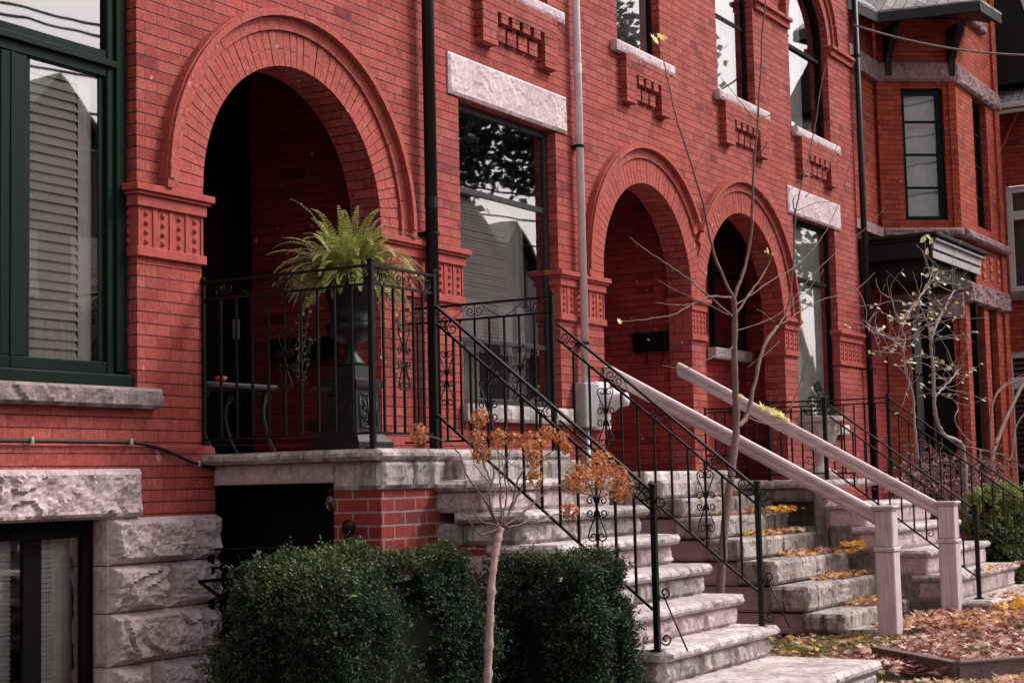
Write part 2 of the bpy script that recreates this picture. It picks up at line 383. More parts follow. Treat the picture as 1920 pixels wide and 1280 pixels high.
# ------------------------------------------------------------------ facade
def wall_panel(m, x0, x1, z0, z1, openings, Y=0.0, dep=.24):
    """openings: dict(x0,x1,z0,z1) or dict(arch=(cx,cz,r),z0=..)"""
    xs={x0,x1}
    def hz(o):
        if 'arch' in o:
            cx,cz,r=o['arch']; return cx-r,cx+r
        return o['x0'],o['x1']
    for o in openings:
        a,b=hz(o); xs.add(max(a,x0)); xs.add(min(b,x1))
        if 'arch' in o:
            cx,cz,r=o['arch']
            for k in range(1,48): xs.add(cx-r*math.cos(PI*k/48))
    xs=sorted(x for x in xs if x0-1e-6<=x<=x1+1e-6)
    def top(o,x):
        if 'arch' in o:
            cx,cz,r=o['arch']; return cz+math.sqrt(max(0,r*r-(x-cx)**2))
        return o['z1']
    for a,b in zip(xs,xs[1:]):
        if b-a<1e-6: continue
        mid=(a+b)/2; os_=sorted([o for o in openings if hz(o)[0]<mid<hz(o)[1]],key=lambda o:o['z0'])
        lo=(z0,z0)
        for o in os_:
            if o['z0']>lo[0]+1e-6 or o['z0']>lo[1]+1e-6: m.face([(a,Y,lo[0]),(b,Y,lo[1]),(b,Y,o['z0']),(a,Y,o['z0'])])
            lo=(top(o,a),top(o,b))
        m.face([(a,Y,lo[0]),(b,Y,lo[1]),(b,Y,z1),(a,Y,z1)])
    for o in openings:
        d=o.get('dep',dep)
        if 'arch' in o:
            cx,cz,r=o['arch']; pts=[]; s=0
            N=48
            P=[(cx+r*math.cos(PI*k/N),cz+r*math.sin(PI*k/N)) for k in range(N+1)]
            for k in range(N):
                (xa,za),(xb,zb)=P[k],P[k+1]; l=math.hypot(xb-xa,zb-za)
                m.face([(xa,Y,za),(xb,Y,zb),(xb,Y+d,zb),(xa,Y+d,za)],uv=[(0,s),(0,s+l),(d,s+l),(d,s)]); s+=l
            for xx,sg in((cx-r,1),(cx+r,-1)):
                q=[(xx,Y,o['z0']),(xx,Y+d,o['z0']),(xx,Y+d,cz),(xx,Y,cz)]
                m.face(q if sg>0 else q[::-1])
        else:
            a,b,c,e=o['x0'],o['x1'],o['z0'],o['z1']
            m.face([(a,Y,c),(a,Y+d,c),(a,Y+d,e),(a,Y,e)]); m.face([(b,Y,e),(b,Y+d,e),(b,Y+d,c),(b,Y,c)])
            m.face([(a,Y,e),(a,Y+d,e),(b,Y+d,e),(b,Y,e)]); m.face([(a,Y,c),(b,Y,c),(b,Y+d,c),(a,Y+d,c)])

def inbox(m,x0,x1,y0,y1,z0,z1,skip=()):
    # inward-facing box open at y0
    if 'r' not in skip: m.face([(x1,y0,z0),(x1,y0,z1),(x1,y1,z1),(x1,y1,z0)])
    if 'l' not in skip: m.face([(x0,y0,z0),(x0,y1,z0),(x0,y1,z1),(x0,y0,z1)])
    if 'b' not in skip: m.face([(x0,y1,z0),(x1,y1,z0),(x1,y1,z1),(x0,y1,z1)])
    if 't' not in skip: m.face([(x0,y0,z1),(x0,y1,z1),(x1,y1,z1),(x1,y0,z1)])
    if 'f' not in skip: m.face([(x0,y0,z0),(x1,y0,z0),(x1,y1,z0),(x0,y1,z0)])

def ring_piece(m,cx,cz,r0,r1,t0,t1,y0,y1):
    n=max(1,int(abs(t1-t0)/.07)); V=[];F=[]
    for i in range(n+1):
        t=t0+(t1-t0)*i/n; c,s=math.cos(t),math.sin(t)
        for (r,y) in((r0,y0),(r1,y0),(r1,y1),(r0,y1)): V.append((cx+r*c,y,cz+r*s))
    for i in range(n):
        a=i*4;b=a+4
        F+=[(a,b,b+1,a+1),(a+1,b+1,b+2,a+2),(a+2,b+2,b+3,a+3),(a+3,b+3,b,a)]
    F+=[(3,2,1,0)[::-1],(n*4,n*4+1,n*4+2,n*4+3)[::-1]]
    m.mesh(V,F)

def arch_trim(root,cx,cz,r,rings,zb,clipL=None,clipR=None,label=None):
    """rings: (voussoir outer, ring2 outer, hood outer)"""
    r1,r2,r3=rings
    def rng(rr):
        a,b=0.0,PI
        if clipR is not None and clipR<cx+rr: a=math.acos((clipR-cx)/rr)
        if clipL is not None and clipL>cx-rr: b=math.acos((clipL-cx)/rr)
        return a,b
    m=MB(); N=int(PI*(r+r1)/2/.068)
    back=MB(); ring_piece(back,cx,cz,r+.002,r1,0,PI,-.004,.002)
    for k in range(N):
        t0=PI*k/N+.0030; t1=PI*(k+1)/N-.0030; y=-.014-random.random()*.004
        if k%2: ring_piece(m,cx,cz,r,r1,t0,t1,y,.0)
        else:
            mid=r+(r1-r)*(.5 if k%4 else .48); ring_piece(m,cx,cz,r,mid-.002,t0,t1,y,.0); ring_piece(m,cx,cz,mid+.002,r1,t0,t1,y-.001,.0)
    for sg in(1,-1):
        xa,xb=sorted((cx+sg*r,cx+sg*r1)); m.box(xa+.001,xb-.001,-.015,0,zb+.001,cz-.002)
    p=m.build('arch_ring',M['arch'],root)
    back.build('mortar_joint',M['joint'],p)
    b2=MB()
    a,b=rng(r2); n=int(PI*r2/.21)
    for k in range(n):
        t0=a+(b-a)*k/n+.002; t1=a+(b-a)*(k+1)/n-.002; ring_piece(b2,cx,cz,r1+.006,r2,t0,t1,-.034-random.random()*.003,.0)
    for sg,cl in((1,clipR),(-1,clipL)):
        if cl is None:
            xa,xb=sorted((cx+sg*(r1+.006),cx+sg*r2)); b2.box(xa,xb,-.036,0,zb+.001,cz)
    b2.build('inner_moulding',M['arch'],root)
    h=MB(); a,b=rng(r3)
    for k in range(n):
        t0=a+(b-a)*k/n+.001; t1=a+(b-a)*(k+1)/n-.001
        ring_piece(h,cx,cz,r2+.004,r3-.012,t0,t1,-.082-random.random()*.003,.0); ring_piece(h,cx,cz,r3-.012,r3,t0,t1,-.062,.0)
    for sg,cl in((1,clipR),(-1,clipL)):
        if cl is None:
            xa,xb=sorted((cx+sg*(r2+.004),cx+sg*r3)); h.box(xa,xb,-.075,0,zb+.001,cz)
    h.build('hood_moulding',M['arch'],root)

def capital(root,x0,x1,lo=False,ro=False,zt=1.766,holes=False,left_end=False):
    """carved band between x0 and x1; lo/ro: an opening lies left/right, so the band turns into it"""
    m=MB(); D=.235
    a=x0-(.06 if lo else 0); b=x1+(.06 if ro else 0)
    a2=x0-(.022 if lo else 0); b2=x1+(.022 if ro else 0)
    yb=D if (lo or ro) else .0
    m.bbox(a,b,-.062,yb,zt-.042,zt,.004); m.bbox(a+.02 if lo else a,b-.02 if ro else b,-.045,yb-.001,zt-.062,zt-.043,.003)
    m.bbox(a2,b2,-.028,yb-.002,zt-.128,zt-.064,.004)
    c=m.build('capital_moulding',M['terra'],root)
    m=MB(); m.bbox(a2,b2,-.026,yb-.002,zt-.42,zt-.365,.004); m.build('capital_ledge',M['terra'],root)
    p=MB(); p.box(x0-(.004 if lo else 0),x1+(.004 if ro else 0),-.006,yb-.003,zt-.366,zt-.127)
    w=x1-x0; n=max(2,round(w/.135)); pan=p.build('carved_panel',M['terra'],root)
    q=MB()
    def boss(c,nrm,rx):
        # small half dome
        c=Vector(c); nrm=Vector(nrm); u=nrm.cross(Vector((0,0,1))).normalized(); V=[c+nrm*rx*.9];F=[]
        for ring,(rr,hh) in enumerate(((.6,.72),(1.0,.0))):
            for k in range(8):
                th=2*PI*k/8; V.append(c+nrm*(rx*.9*hh)+(u*math.cos(th)+Vector((0,0,1))*math.sin(th))*rx*rr)
        for k in range(8):
            F.append((0,1+k,1+(k+1)%8)); F.append((1+k,9+k,9+(k+1)%8,1+(k+1)%8))
        q.mesh(V,[f[::-1] for f in F]); 
    for i in range(n):
        for j in range(4):
            boss((x0+w*(i+.5)/n,-.006,zt-.165-j*.055),(0,-1,0),.019)
    if lo:
        for i in range(2):
            for j in range(4): boss((x0-.004,.07+.1*i,zt-.165-j*.055),(-1,0,0),.019)
    for i in range(n+1):
        xx=x0+w*i/n; q.box(max(x0,xx-.016),min(x1,xx+.016),-.013,0,zt-.362,zt-.13)
    q.build('carved_boss',M['terra'],pan,smooth=False)

def rough_slab(m,x0,x1,y0,z0,z1,seed,d=.05,amp=.03,back=0.05,lft=True):
    """rough-faced stone bar with its face at y0 (towards the street)"""
    m.rock((x0,y0,z0),(1,0,0),(0,0,1),(0,-1,0),x1-x0,z1-z0,d,amp,.018,seed)
    m.box(x0,x1,y0-.0005,back,z0,z1)

def lintel(root,x0,x1,z0,z1,seed,mat='lime',d=.02,amp=.012,Y=-.012):
    m=MB(); rough_slab(m,x0,x1,Y,z0,z1,seed,d,amp,.2); return m.build('lintel',M[mat],root)
def sill(root,x0,x1,z0,z1,seed,mat='lime',proj=.06,amp=.012,yb=.2):
    m=MB(); m.rock((x0,-proj,z0),(1,0,0),(0,0,1),(0,-1,0),x1-x0,z1-z0,.012,amp,.012,seed)
    m.rock((x0,yb,z0),(0,-1,0),(0,0,1),(-1,0,0),yb+proj,z1-z0,.01,amp*.5,.012,seed+3)
    m.box(x0,x1,-proj-.0005,yb,z0,z1); return m.build('sill',M[mat],root)

def blinds(m,x0,x1,Y,z0,z1,pitch,tilt=.6,w=None,sag=0):
    w=w or pitch*1.15; z=z0; k=0
    while z<z1:
        c,s=math.cos(tilt)*w/2,math.sin(tilt)*w/2; j=random.uniform(-.002,.002)
        a=[(x0,Y-c,z-s+j),(x1,Y-c,z-s+j+random.uniform(-.002,.002)),(x1,Y+c,z+s),(x0,Y+c,z+s+j)]
        m.face(a); m.face([tuple(Vector(p)+Vector((0,0,.003))) for p in a][::-1]); z+=pitch
def folds(m,x0,x1,Y,z0,z1,n=14,amp=.02):
    N=n*6
    for i in range(N):
        a=x0+(x1-x0)*i/N;b=x0+(x1-x0)*(i+1)/N
        f=lambda x:Y+amp*math.sin((x-x0)/(x1-x0)*n*2*PI)+amp*.4*math.sin((x-x0)*37)
        m.face([(a,f(a),z0),(b,f(b),z0),(b,f(b),z1),(a,f(a),z1)])

def window(root,x0,x1,z0,z1,fy,fm,fw=.05,mg=.02,bars=(),mull=(),blind=None,glass='glass',room=.9,label=None,head=.0):
    """fy: y of the frame's face; bars: list of (z, thickness); mull: list of (x, thickness)"""
    fr=MB()
    fr.bbox(x0,x0+fw,fy,fy+.09,z0,z1,.004); fr.bbox(x1-fw,x1,fy,fy+.09,z0,z1,.004)
    fr.bbox(x0+fw,x1-fw,fy+.001,fy+.09,z0,z0+fw,.004); fr.bbox(x0+fw,x1-fw,fy+.001,fy+.09,z1-fw-head,z1,.004)
    for (z,t) in bars: fr.bbox(x0+fw,x1-fw,fy+.012,fy+.085,z-t/2,z+t/2,.004)
    for (x,t) in mull: fr.bbox(x-t/2,x+t/2,fy+.006,fy+.088,z0+fw,z1-fw-head,.004)
    f=fr.build('window',fm,root)
    if label: f['label']=label
    g=MB(); gy=fy+.022; g.face([(x0+fw*.8,gy,z0+fw*.8),(x1-fw*.8,gy,z0+fw*.8),(x1-fw*.8,gy,z1-fw*.8),(x0+fw*.8,gy,z1-fw*.8)])
    g.build('pane',M[glass],f)
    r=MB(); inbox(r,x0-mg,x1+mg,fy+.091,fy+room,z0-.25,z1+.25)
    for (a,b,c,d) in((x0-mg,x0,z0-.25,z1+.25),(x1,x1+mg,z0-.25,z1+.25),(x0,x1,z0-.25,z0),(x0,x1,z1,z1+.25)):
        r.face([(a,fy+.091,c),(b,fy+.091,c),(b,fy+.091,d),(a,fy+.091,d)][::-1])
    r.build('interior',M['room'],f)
    if blind:
        b=MB(); blind(b); b.build('blind',M['blind'],f)
    return f

def apron(root,x0,x1,lw,zs,zb,zm,n):
    """brick corbel panel under an upper sill, with two legs and a row of dentils"""
    m=MB(); p=-.075
    m.prism([(x0,p,zb),(x0+lw,p,zb),(x0+lw,p,zm),(x1-lw,p,zm),(x1-lw,p,zb),(x1,p,zb),(x1,p,zs),(x0,p,zs)],(0,.0745,0))
    a,b=x0+lw,x1-lw; s=(b-a)/(n+.35); g=s*.36
    for k in range(n):
        xa=a+g+s*k; m.box(xa,xa+s-g,p+.004,-.0005,zm-.075,zm-.0015)
        m.box(xa-.02,xa+s-g*.6-.02,-.034,-.0005,zm-.215,zm-.105)
    return m.build('dentil_apron',M['brick'],root)

H_L=[]  # houses
# ---- house A: big shop-like window, first arch
hA=thing('row_house',(5.0,0,GZ),'red brick house front with the nearest arch and the large dark green window','row house','attached red brick row houses')
hB=thing('row_house',(9.9,0,GZ),'red brick house front with the middle arch, behind the slim white downpipe','row house','attached red brick row houses')
hC=thing('row_house',(14.74,0,GZ),'red brick house front with the third arch, at the far end of the row','row house','attached red brick row houses')
A1=(8.384,1.8216,.9315); A2=(13.645,1.8216,.9315); A3=(15.979,1.700,1.0756)
TOPZ=8.6
m=MB()
wall_panel(m,2.2,9.9,.262,TOPZ,[dict(x0=4.6,x1=6.9,z0=.58,z1=3.9,dep=.085),dict(arch=A1,z0=.262),dict(x0=7.6,x1=8.7,z0=4.0,z1=6.2,dep=.1)])
# lower wall stands 3.5 cm forward below the water table
wall_panel(m,2.2,7.52,GZ-.3,.245,[dict(x0=4.6,x1=6.625,z0=-1.29,z1=-.148,dep=.13)],Y=-.036,dep=.13)
m.face([(2.2,-.036,.245),(7.50,-.036,.245),(7.45,0,.262),(2.2,0,.262)])
m.face([(7.52,-.036,GZ-.3),(7.52,.5,GZ-.3),(7.52,.5,.13),(7.52,-.036,.13)])
m.face([(7.52,-.036,.13),(7.453,.0,.262),(7.453,.24,.262),(7.52,.24,.13)])
# shell of the house
m.face([(2.2,0,GZ-.3),(2.2,0,TOPZ),(2.2,9,TOPZ),(2.2,9,GZ-.3)]); m.face([(2.2,0,TOPZ),(9.9,0,TOPZ),(9.9,9,TOPZ),(2.2,9,TOPZ)]); m.face([(2.2,9,GZ-.3),(2.2,9,TOPZ),(9.9,9,TOPZ),(9.9,9,GZ-.3)])
m.build('brick_wall',M['brick'],hA)
v=MB(); v.box(9.316,9.9,0.001,.001,GZ,.26) if False else None
b=MB(); wall_panel(b,7.52,9.9,GZ-.3,.262,[dict(x0=7.53,x1=9.3155,z0=-1.29,z1=.1,dep=.02),dict(x0=7.53,x1=9.3155,z0=.2,z1=.2621,dep=.02)],Y=0.0,dep=.02); b.build('lower_wall',M['brick'],hA)
arch_trim(hA,*A1,(1.158,1.247,1.302),1.766)
capital(hA,6.90,7.453,lo=True,ro=True); capital(hA,9.316,9.9,lo=True)
# vestibule of the first arch
v=MB(); v.face([(9.66,.24,.2),(9.66,.24,3.2),(9.66,1.45,3.2),(9.66,1.45,.2)]); v.face([(9.316,.24,.2),(9.316,.24,3.2),(9.66,.24,3.2),(9.66,.24,.2)]); 
v.build('porch_wall',M['brick_in'],hA)
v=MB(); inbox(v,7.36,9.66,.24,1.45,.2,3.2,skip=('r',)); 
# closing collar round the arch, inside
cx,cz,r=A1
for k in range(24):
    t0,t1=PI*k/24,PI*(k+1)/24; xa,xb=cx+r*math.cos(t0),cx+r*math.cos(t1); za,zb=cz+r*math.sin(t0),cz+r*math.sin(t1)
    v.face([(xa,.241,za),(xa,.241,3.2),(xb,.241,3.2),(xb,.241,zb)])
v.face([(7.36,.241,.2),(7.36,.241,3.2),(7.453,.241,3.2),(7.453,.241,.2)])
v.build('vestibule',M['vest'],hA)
d=MB(); d.bbox(8.35,9.45,1.36,1.44,.2,2.35,.01); d.bbox(8.28,8.35,1.33,1.44,.2,2.45,.005); d.bbox(9.45,9.52,1.33,1.44,.2,2.45,.005); d.bbox(8.28,9.52,1.33,1.44,2.45,2.52,.005)
dr=d.build('door',M['blackp'],hA)
d=MB(); d.bbox(9.31,9.34,1.30,1.35,1.1,1.25,.005); d.build('door_handle',M['metal'],dr)
d=MB(); d.face([(8.5,1.355,1.2),(9.25,1.355,1.2),(9.25,1.355,2.2),(8.5,1.355,2.2)]); d.build('door_pane',M['glassd'],dr)

# big green window, left edge
def blindA(b):
    blinds(b,6.165,6.60,.175,.76,2.42,.0545,1.12,.060); blinds(b,5.2,5.93,.175,.76,2.42,.0545,1.12,.060)
def big_window():
    fm=M['green']; f=MB(); fy=.08
    f.bbox(6.745,6.899,fy,fy+.1,.586,3.9,.006); f.bbox(6.80,6.885,fy-.02,fy+.01,.67,3.9,.006)
    f.bbox(4.6,6.745,fy+.004,fy+.1,.66,.728,.005); f.bbox(4.6,6.899,fy-.062,fy+.1,.582,.655,.008)
    f.bbox(4.6,6.745,fy+.004,fy+.1,2.375,2.53,.006); f.bbox(4.6,6.80,fy-.022,fy+.01,2.435,2.475,.004)
    f.bbox(5.965,6.155,fy+.006,fy+.1,.728,2.375,.006); f.box(6.035,6.06,fy+.0,fy+.008,.67,2.375)
    f.bbox(6.70,6.745,fy+.025,fy+.09,.728,2.375,.004); f.bbox(6.155,6.19,fy+.025,fy+.09,.728,2.375,.004)
    w=f.build('window',fm,hA); w['label']='large dark green timber window with a slatted blind'
    g=MB(); gy=.112
    for (a,b_,c,d_) in((6.15,6.75,.72,2.38),(4.6,5.97,.72,2.38),(4.6,6.75,2.52,3.9)): g.face([(a,gy,c),(b_,gy,c),(b_,gy,d_),(a,gy,d_)])
    g.build('pane',M['glass'],w)
    b=MB(); blindA(b); b.build('blind',M['blind'],w)
    c=MB(); folds(c,6.60,6.9,.165,.6,2.44,3,.006); c.build('curtain',M['curtain'],w)
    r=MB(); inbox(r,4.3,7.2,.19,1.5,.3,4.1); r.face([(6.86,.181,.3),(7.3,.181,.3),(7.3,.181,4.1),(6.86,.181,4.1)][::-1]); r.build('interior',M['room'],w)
big_window()
sl=MB(); sl.rock((4.6,-.052,.462),(1,0,0),(0,0,1),(0,-1,0),2.44,.118,.022,.028,.01,5,.018); sl.box(4.6,7.04,-.0525,.07,.462,.58); sl.build('sill',M['rockd'],hA)
# basement window + stone
def blindB(b): blinds(b,6.24,6.43,.17,-1.26,-.24,.026,1.0,.026); blinds(b,5.5,6.12,.17,-1.26,-.24,.026,1.0,.026)
w=window(hA,4.7,6.612,-1.29,-.148,.06,M['blackp'],.075,mull=[(6.18,.13)],blind=blindB,head=.03)
c=MB(); folds(c,6.43,6.60,.19,-1.3,-.2,2,.006); c.build('curtain',M['curtain'],w)
sl=MB(); sl.rock((4.6,-.05,-.156),(1,0,0),(0,0,1),(0,-1,0),2.262,.276,.06,.05,.022,21,.016); sl.box(4.6,6.862,-.0505,.05,-.156,.12); sl.build('lintel',M['rock'],hA)
rows=[(-.155,-.412,[6.618,7.31,7.52]),(-.418,-.675,[6.618,7.08,7.52]),(-.681,-.966,[6.618,7.34,7.52]),(-.972,-1.24,[6.618,6.95,7.52]),(-1.246,-1.5,[6.618,7.2,7.52])]
q=MB(); sd=30
for (zt,zb,xs) in rows:
    for a,b_ in zip(xs,xs[1:]):
        sd+=1; q.rock((a+.006,-.045,zb),(1,0,0),(0,0,1),(0,-1,0),b_-a-.012,zt-zb,.08,.07,.034,sd,.012)
    q.box(6.614,7.52,-.0455,.06,zb,zt)
    q.rock((6.614,.06,zb),(0,-1,0),(0,0,1),(-1,0,0),.105,zt-zb,.01,.01,.01,sd+40)
q.build('quoin_stones',M['rock'],hA)

# ---- house B
m=MB()
wall_panel(m,9.9,14.74,GZ-.3,TOPZ,[dict(x0=10.39,x1=11.92,z0=.595,z1=2.955,dep=.1),dict(arch=A2,z0=-.3),
   dict(x0=10.76,x1=11.84,z0=4.0,z1=6.1,dep=.1),dict(x0=13.14,x1=14.06,z0=4.0,z1=6.1,dep=.1)])
m.face([(9.9,0,TOPZ),(14.74,0,TOPZ),(14.74,9,TOPZ),(9.9,9,TOPZ)]); m.face([(9.9,9,GZ-.3),(9.9,9,TOPZ),(14.74,9,TOPZ),(14.74,9,GZ-.3)])
m.build('brick_wall',M['brick'],hB)
arch_trim(hB,*A2,(1.158,1.247,1.302),1.766,clipR=14.735)
capital(hB,9.9,10.39,ro=True); capital(hB,11.92,12.713,lo=True,ro=True); capital(hB,14.577,14.739,lo=True)
def vestibule(root,arch,xl,xr,yb,zf,zc):
    cx,cz,r=arch
    v=MB(); v.face([(xr,.24,zf),(xr,.24,zc),(xr,yb,zc),(xr,yb,zf)]); v.face([(cx+r,.241,zf),(cx+r,.241,zc),(xr,.241,zc),(xr,.241,zf)][::-1]); v.face([(xl,yb,zf),(xr,yb,zf),(xr,yb,zc),(xl,yb,zc)])
    v.build('porch_wall',M['brick_in'],root)
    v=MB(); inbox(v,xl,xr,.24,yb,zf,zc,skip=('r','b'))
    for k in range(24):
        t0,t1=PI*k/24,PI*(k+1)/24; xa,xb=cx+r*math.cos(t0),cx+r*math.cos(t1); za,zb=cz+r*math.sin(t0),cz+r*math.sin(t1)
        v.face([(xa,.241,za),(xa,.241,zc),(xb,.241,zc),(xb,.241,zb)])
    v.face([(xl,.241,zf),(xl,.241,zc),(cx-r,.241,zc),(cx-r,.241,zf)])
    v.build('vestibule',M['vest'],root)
vestibule(hB,A2,12.5,14.62,1.25,.05,3.1)
lintel(hB,10.235,12.10,2.958,3.282,51)
sill(hB,10.345,12.04,.462,.594,52,'mossy')
def blindT(b): blinds(b,10.44,11.45,.20,1.12,2.25,.026,1.1,.028)
w=window(hB,10.391,11.919,.597,2.954,.085,M['greyp'],.055,bars=[(2.272,.05),(1.105,.04)],blind=blindT)
c=MB(); folds(c,11.6,11.86,.32,.6,2.25,4,.02); folds(c,10.4,11.3,.42,.6,1.1,6,.02); c.build('curtain',M['curtain'],w)
for (a,b_,c_,d_,aw,n,sd,knd) in((10.62,12.03,10.66,11.87,.225,4,61,0),(13.01,14.26,13.165,14.10,.2,3,62,1)):
    sill(hB,a,b_,3.9,3.998,sd); apron(hB,c_,d_,aw,3.9,3.452,3.735,n)
window(hB,10.761,11.839,4.0,6.1,.085,M['blackp'],.05,bars=[(5.0,.05)])
w=window(hB,13.141,14.059,4.0,6.1,.085,M['blackp'],.045,bars=[(5.1,.05)],label='upper window boarded with a stained grey panel')
bd=MB(); bd.face([(13.17,.118,4.03),(14.03,.118,4.03),(14.03,.118,6.05),(13.17,.118,6.05)]); bd.build('boarding',M['blindg'],w)
# ---- house C
m=MB()
wall_panel(m,14.74,19.72,GZ-.3,TOPZ,[dict(arch=(A3[0],A3[1],A3[2]),z0=-.3),dict(x0=17.46,x1=18.86,z0=.585,z1=2.96,dep=.1),
   dict(x0=15.44,x1=16.46,z0=4.0,z1=6.1,dep=.1),dict(arch=(18.20,5.22,.66),z0=4.0,dep=.1)])
m.face([(19.72,0,GZ-.3),(19.72,9,GZ-.3),(19.72,9,TOPZ),(19.72,0,TOPZ)]); m.face([(14.74,0,TOPZ),(19.72,0,TOPZ),(19.72,9,TOPZ),(14.74,9,TOPZ)]); m.face([(14.74,9,GZ-.3),(14.74,9,TOPZ),(19.72,9,TOPZ),(19.72,9,GZ-.3)])
m.build('brick_wall',M['brick'],hC)
arch_trim(hC,*A3,(1.30,1.39,1.445),1.70,clipL=14.745)
capital(hC,14.741,14.903,ro=True); capital(hC,17.055,17.46,lo=True,ro=True,zt=1.75); capital(hC,18.86,19.715,lo=True,zt=1.73)
vestibule(hC,A3,14.86,17.44,.64,-.06,3.1)
w=window(hC,16.47,17.36,1.42,2.93,.575,M['blackp'],.05,bars=[(2.25,.04)],glass='glass',room=.5)
c=MB(); folds(c,16.5,17.1,.72,1.42,2.9,6,.012); c.build('curtain',M['curtain'],w)
m=MB(); m.rock((16.4,.54,1.30),(1,0,0),(0,0,1),(0,-1,0),1.03,.118,.02,.012,.012,71); m.box(16.4,17.43,.5395,.635,1.30,1.415); m.build('sill',M['lime'],w)
lintel(hC,17.30,19.06,2.965,3.285,72)
sill(hC,17.38,18.95,.465,.584,73)
def blindW(b): blinds(b,17.6,18.0,.3,.65,2.8,.05,.5,.055)
w=window(hC,17.461,18.859,.587,2.959,.085,M['blackp'],.06,bars=[(2.268,.05)],blind=blindW)
c=MB(); folds(c,17.5,18.82,.20,.6,2.9,12,.012); c.build('curtain',M['curtain'],w)
for (a,b_,c_,d_,aw,n,sd) in((15.34,16.73,15.455,16.62,.23,4,81),(17.56,19.03,17.66,18.84,.22,4,82)):
    sill(hC,a,b_,3.9,4.0,sd); apron(hC,c_,d_,aw,3.9,3.455,3.735,n)
def cur2(b): folds(b,15.5,16.4,.22,4.05,6.0,7,.012)
window(hC,15.441,16.459,4.0,6.1,.085,M['blackp'],.05,bars=[(4.88,.05)],blind=cur2)
cx,cz,r=18.20,5.22,.66
f=MB(); f.bbox(cx-r,cx-r+.05,.08,.16,4.0,cz,.004); f.bbox(cx+r-.06,cx+r,.08,.16,4.0,cz,.004); f.bbox(cx-r+.05,cx+r-.06,.08,.16,4.0,4.06,.004)
ring_piece(f,cx,cz,r-.06,r,0,PI,.08,.16); f.bbox(cx-r+.05,cx+r-.06,.09,.15,5.0,5.05,.004)
w=f.build('window',M['blackp'],hC); w['label']='round-headed upper window beside the far downpipe'
g=MB(); g.face([(cx-r,.12,4.02),(cx+r,.12,4.02),(cx+r,.12,cz)]+[(cx+r*math.cos(PI*k/20),.12,cz+r*math.sin(PI*k/20)) for k in range(1,21)]); g.build('pane',M['glass'],w)
c=MB(); folds(c,cx-r,cx+.25,.2,4.0,5.9,6,.012); c.build('curtain',M['curtain'],w)
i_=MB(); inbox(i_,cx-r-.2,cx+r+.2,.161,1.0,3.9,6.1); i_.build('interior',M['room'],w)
# upper arch mouldings and string course
u=MB()
for (ra,rb,p) in((.66,.78,-.014),(.79,.86,-.04),(.865,.90,-.075)):
    n=18
    for k in range(n): ring_piece(u,cx,cz,ra,rb,PI*k/n+.004,PI*(k+1)/n-.004,p,0)
u.build('arch_ring',M['arch'],hC)
u=MB()
for (a,b_) in((16.49,17.53),(18.88,19.715)):
    u=MB(); u.bbox(a,b_,-.07,0,5.205,5.25,.005); u.bbox(a+.02,b_,-.035,0,5.13,5.2049,.005)
    u.build('string_course',M['terra'],hC)
u=MB(); u.bbox(2.2,19.72,-.001,.0,8.55,8.6,.0001) if False else None
# parapets / cornice out of frame, closes the top
for hh,a,b_ in((hA,2.2,9.9),(hB,9.9,14.74),(hC,14.74,19.72)):
    u=MB(); u.bbox(a,b_,-.3,-.001,8.3,8.62,.02); u.build('cornice',M['terra'],hh)

# ------------------------------------------------------------------ pipes, meter, cable
def pipe(name,x,y,z0,z1,r,mat,label,cat,brk,joints=()):
    o=thing(name,(x,y,z0),label,cat)
    m=MB(); m.tube([(x,y,z0),(x,y,z1)],r,14); m.build('pipe',mat,o,smooth=True)
    for z in joints:
        m=MB(); m.tube([(x,y,z-.04),(x,y,z+.04)],r*1.08,14); m.build('collar',mat,o,smooth=False)
    for z in brk:
        m=MB(); m.tube([(x,y,z-.012),(x,y,z+.012)],r*1.25,14); m.box(x-r*1.5,x+r*1.5,y,-.001,z-.01,z+.01); m.build('bracket',M['iron'],o)
    return o
pipe('downpipe',9.86,-.085,.2,8.4,.047,M['pipe'],'thick dark brown downpipe right of the widest arch','downpipe',[1.82,3.9],[2.05])
pipe('downpipe',12.235,-.062,.80,8.4,.034,M['pipew'],'slim white downpipe between the tall window and the middle arch','downpipe',[1.16,2.87],[3.55])
pipe('downpipe',19.77,-.07,-1.2,8.3,.04,M['pipe'],'dark downpipe at the far corner of the brick row','downpipe',[1.3,2.9,5.3],[3.6])
o=thing('utility_meter',(12.35,0,.43),'grey metal service box with a round white meter at the foot of the white downpipe','meter')
m=MB(); m.bbox(12.10,12.345,-.13,-.001,.44,.82,.01); m.build('box',M['metal'],o)
m=MB(); m.bbox(12.36,12.62,-.10,-.001,.43,.84,.01); m.build('mounting_plate',M['whitep'],o)
m=MB(); 
V=[(12.50,-.10-y,0) for y in (0,)]
prof=[(.115,0),(.12,.03),(.105,.08),(.07,.13),(.06,.2),(.062,.21)]
for i in range(len(prof)-1):
    (ra,ya),(rb,yb)=prof[i],prof[i+1]
    for k in range(20):
        t0,t1=2*PI*k/20,2*PI*(k+1)/20
        m.face([(12.5+ra*math.cos(t0),-.1-ya,.68+ra*math.sin(t0)),(12.5+ra*math.cos(t1),-.1-ya,.68+ra*math.sin(t1)),(12.5+rb*math.cos(t1),-.1-yb,.68+rb*math.sin(t1)),(12.5+rb*math.cos(t0),-.1-yb,.68+rb*math.sin(t0))][::-1])
m.tube([(12.5,-.3,.68),(12.5,-.315,.68)],.06,20); m.tube([(12.52,-.08,.5),(12.52,-.08,.6)],.03,10)
m.build('meter_housing',M['whitep'],o,smooth=True)
m=MB(); m.tube([(12.235,-.062,.44),(12.235,-.062,-.6)],.028,10); m.build('conduit',M['metal'],o,smooth=True)
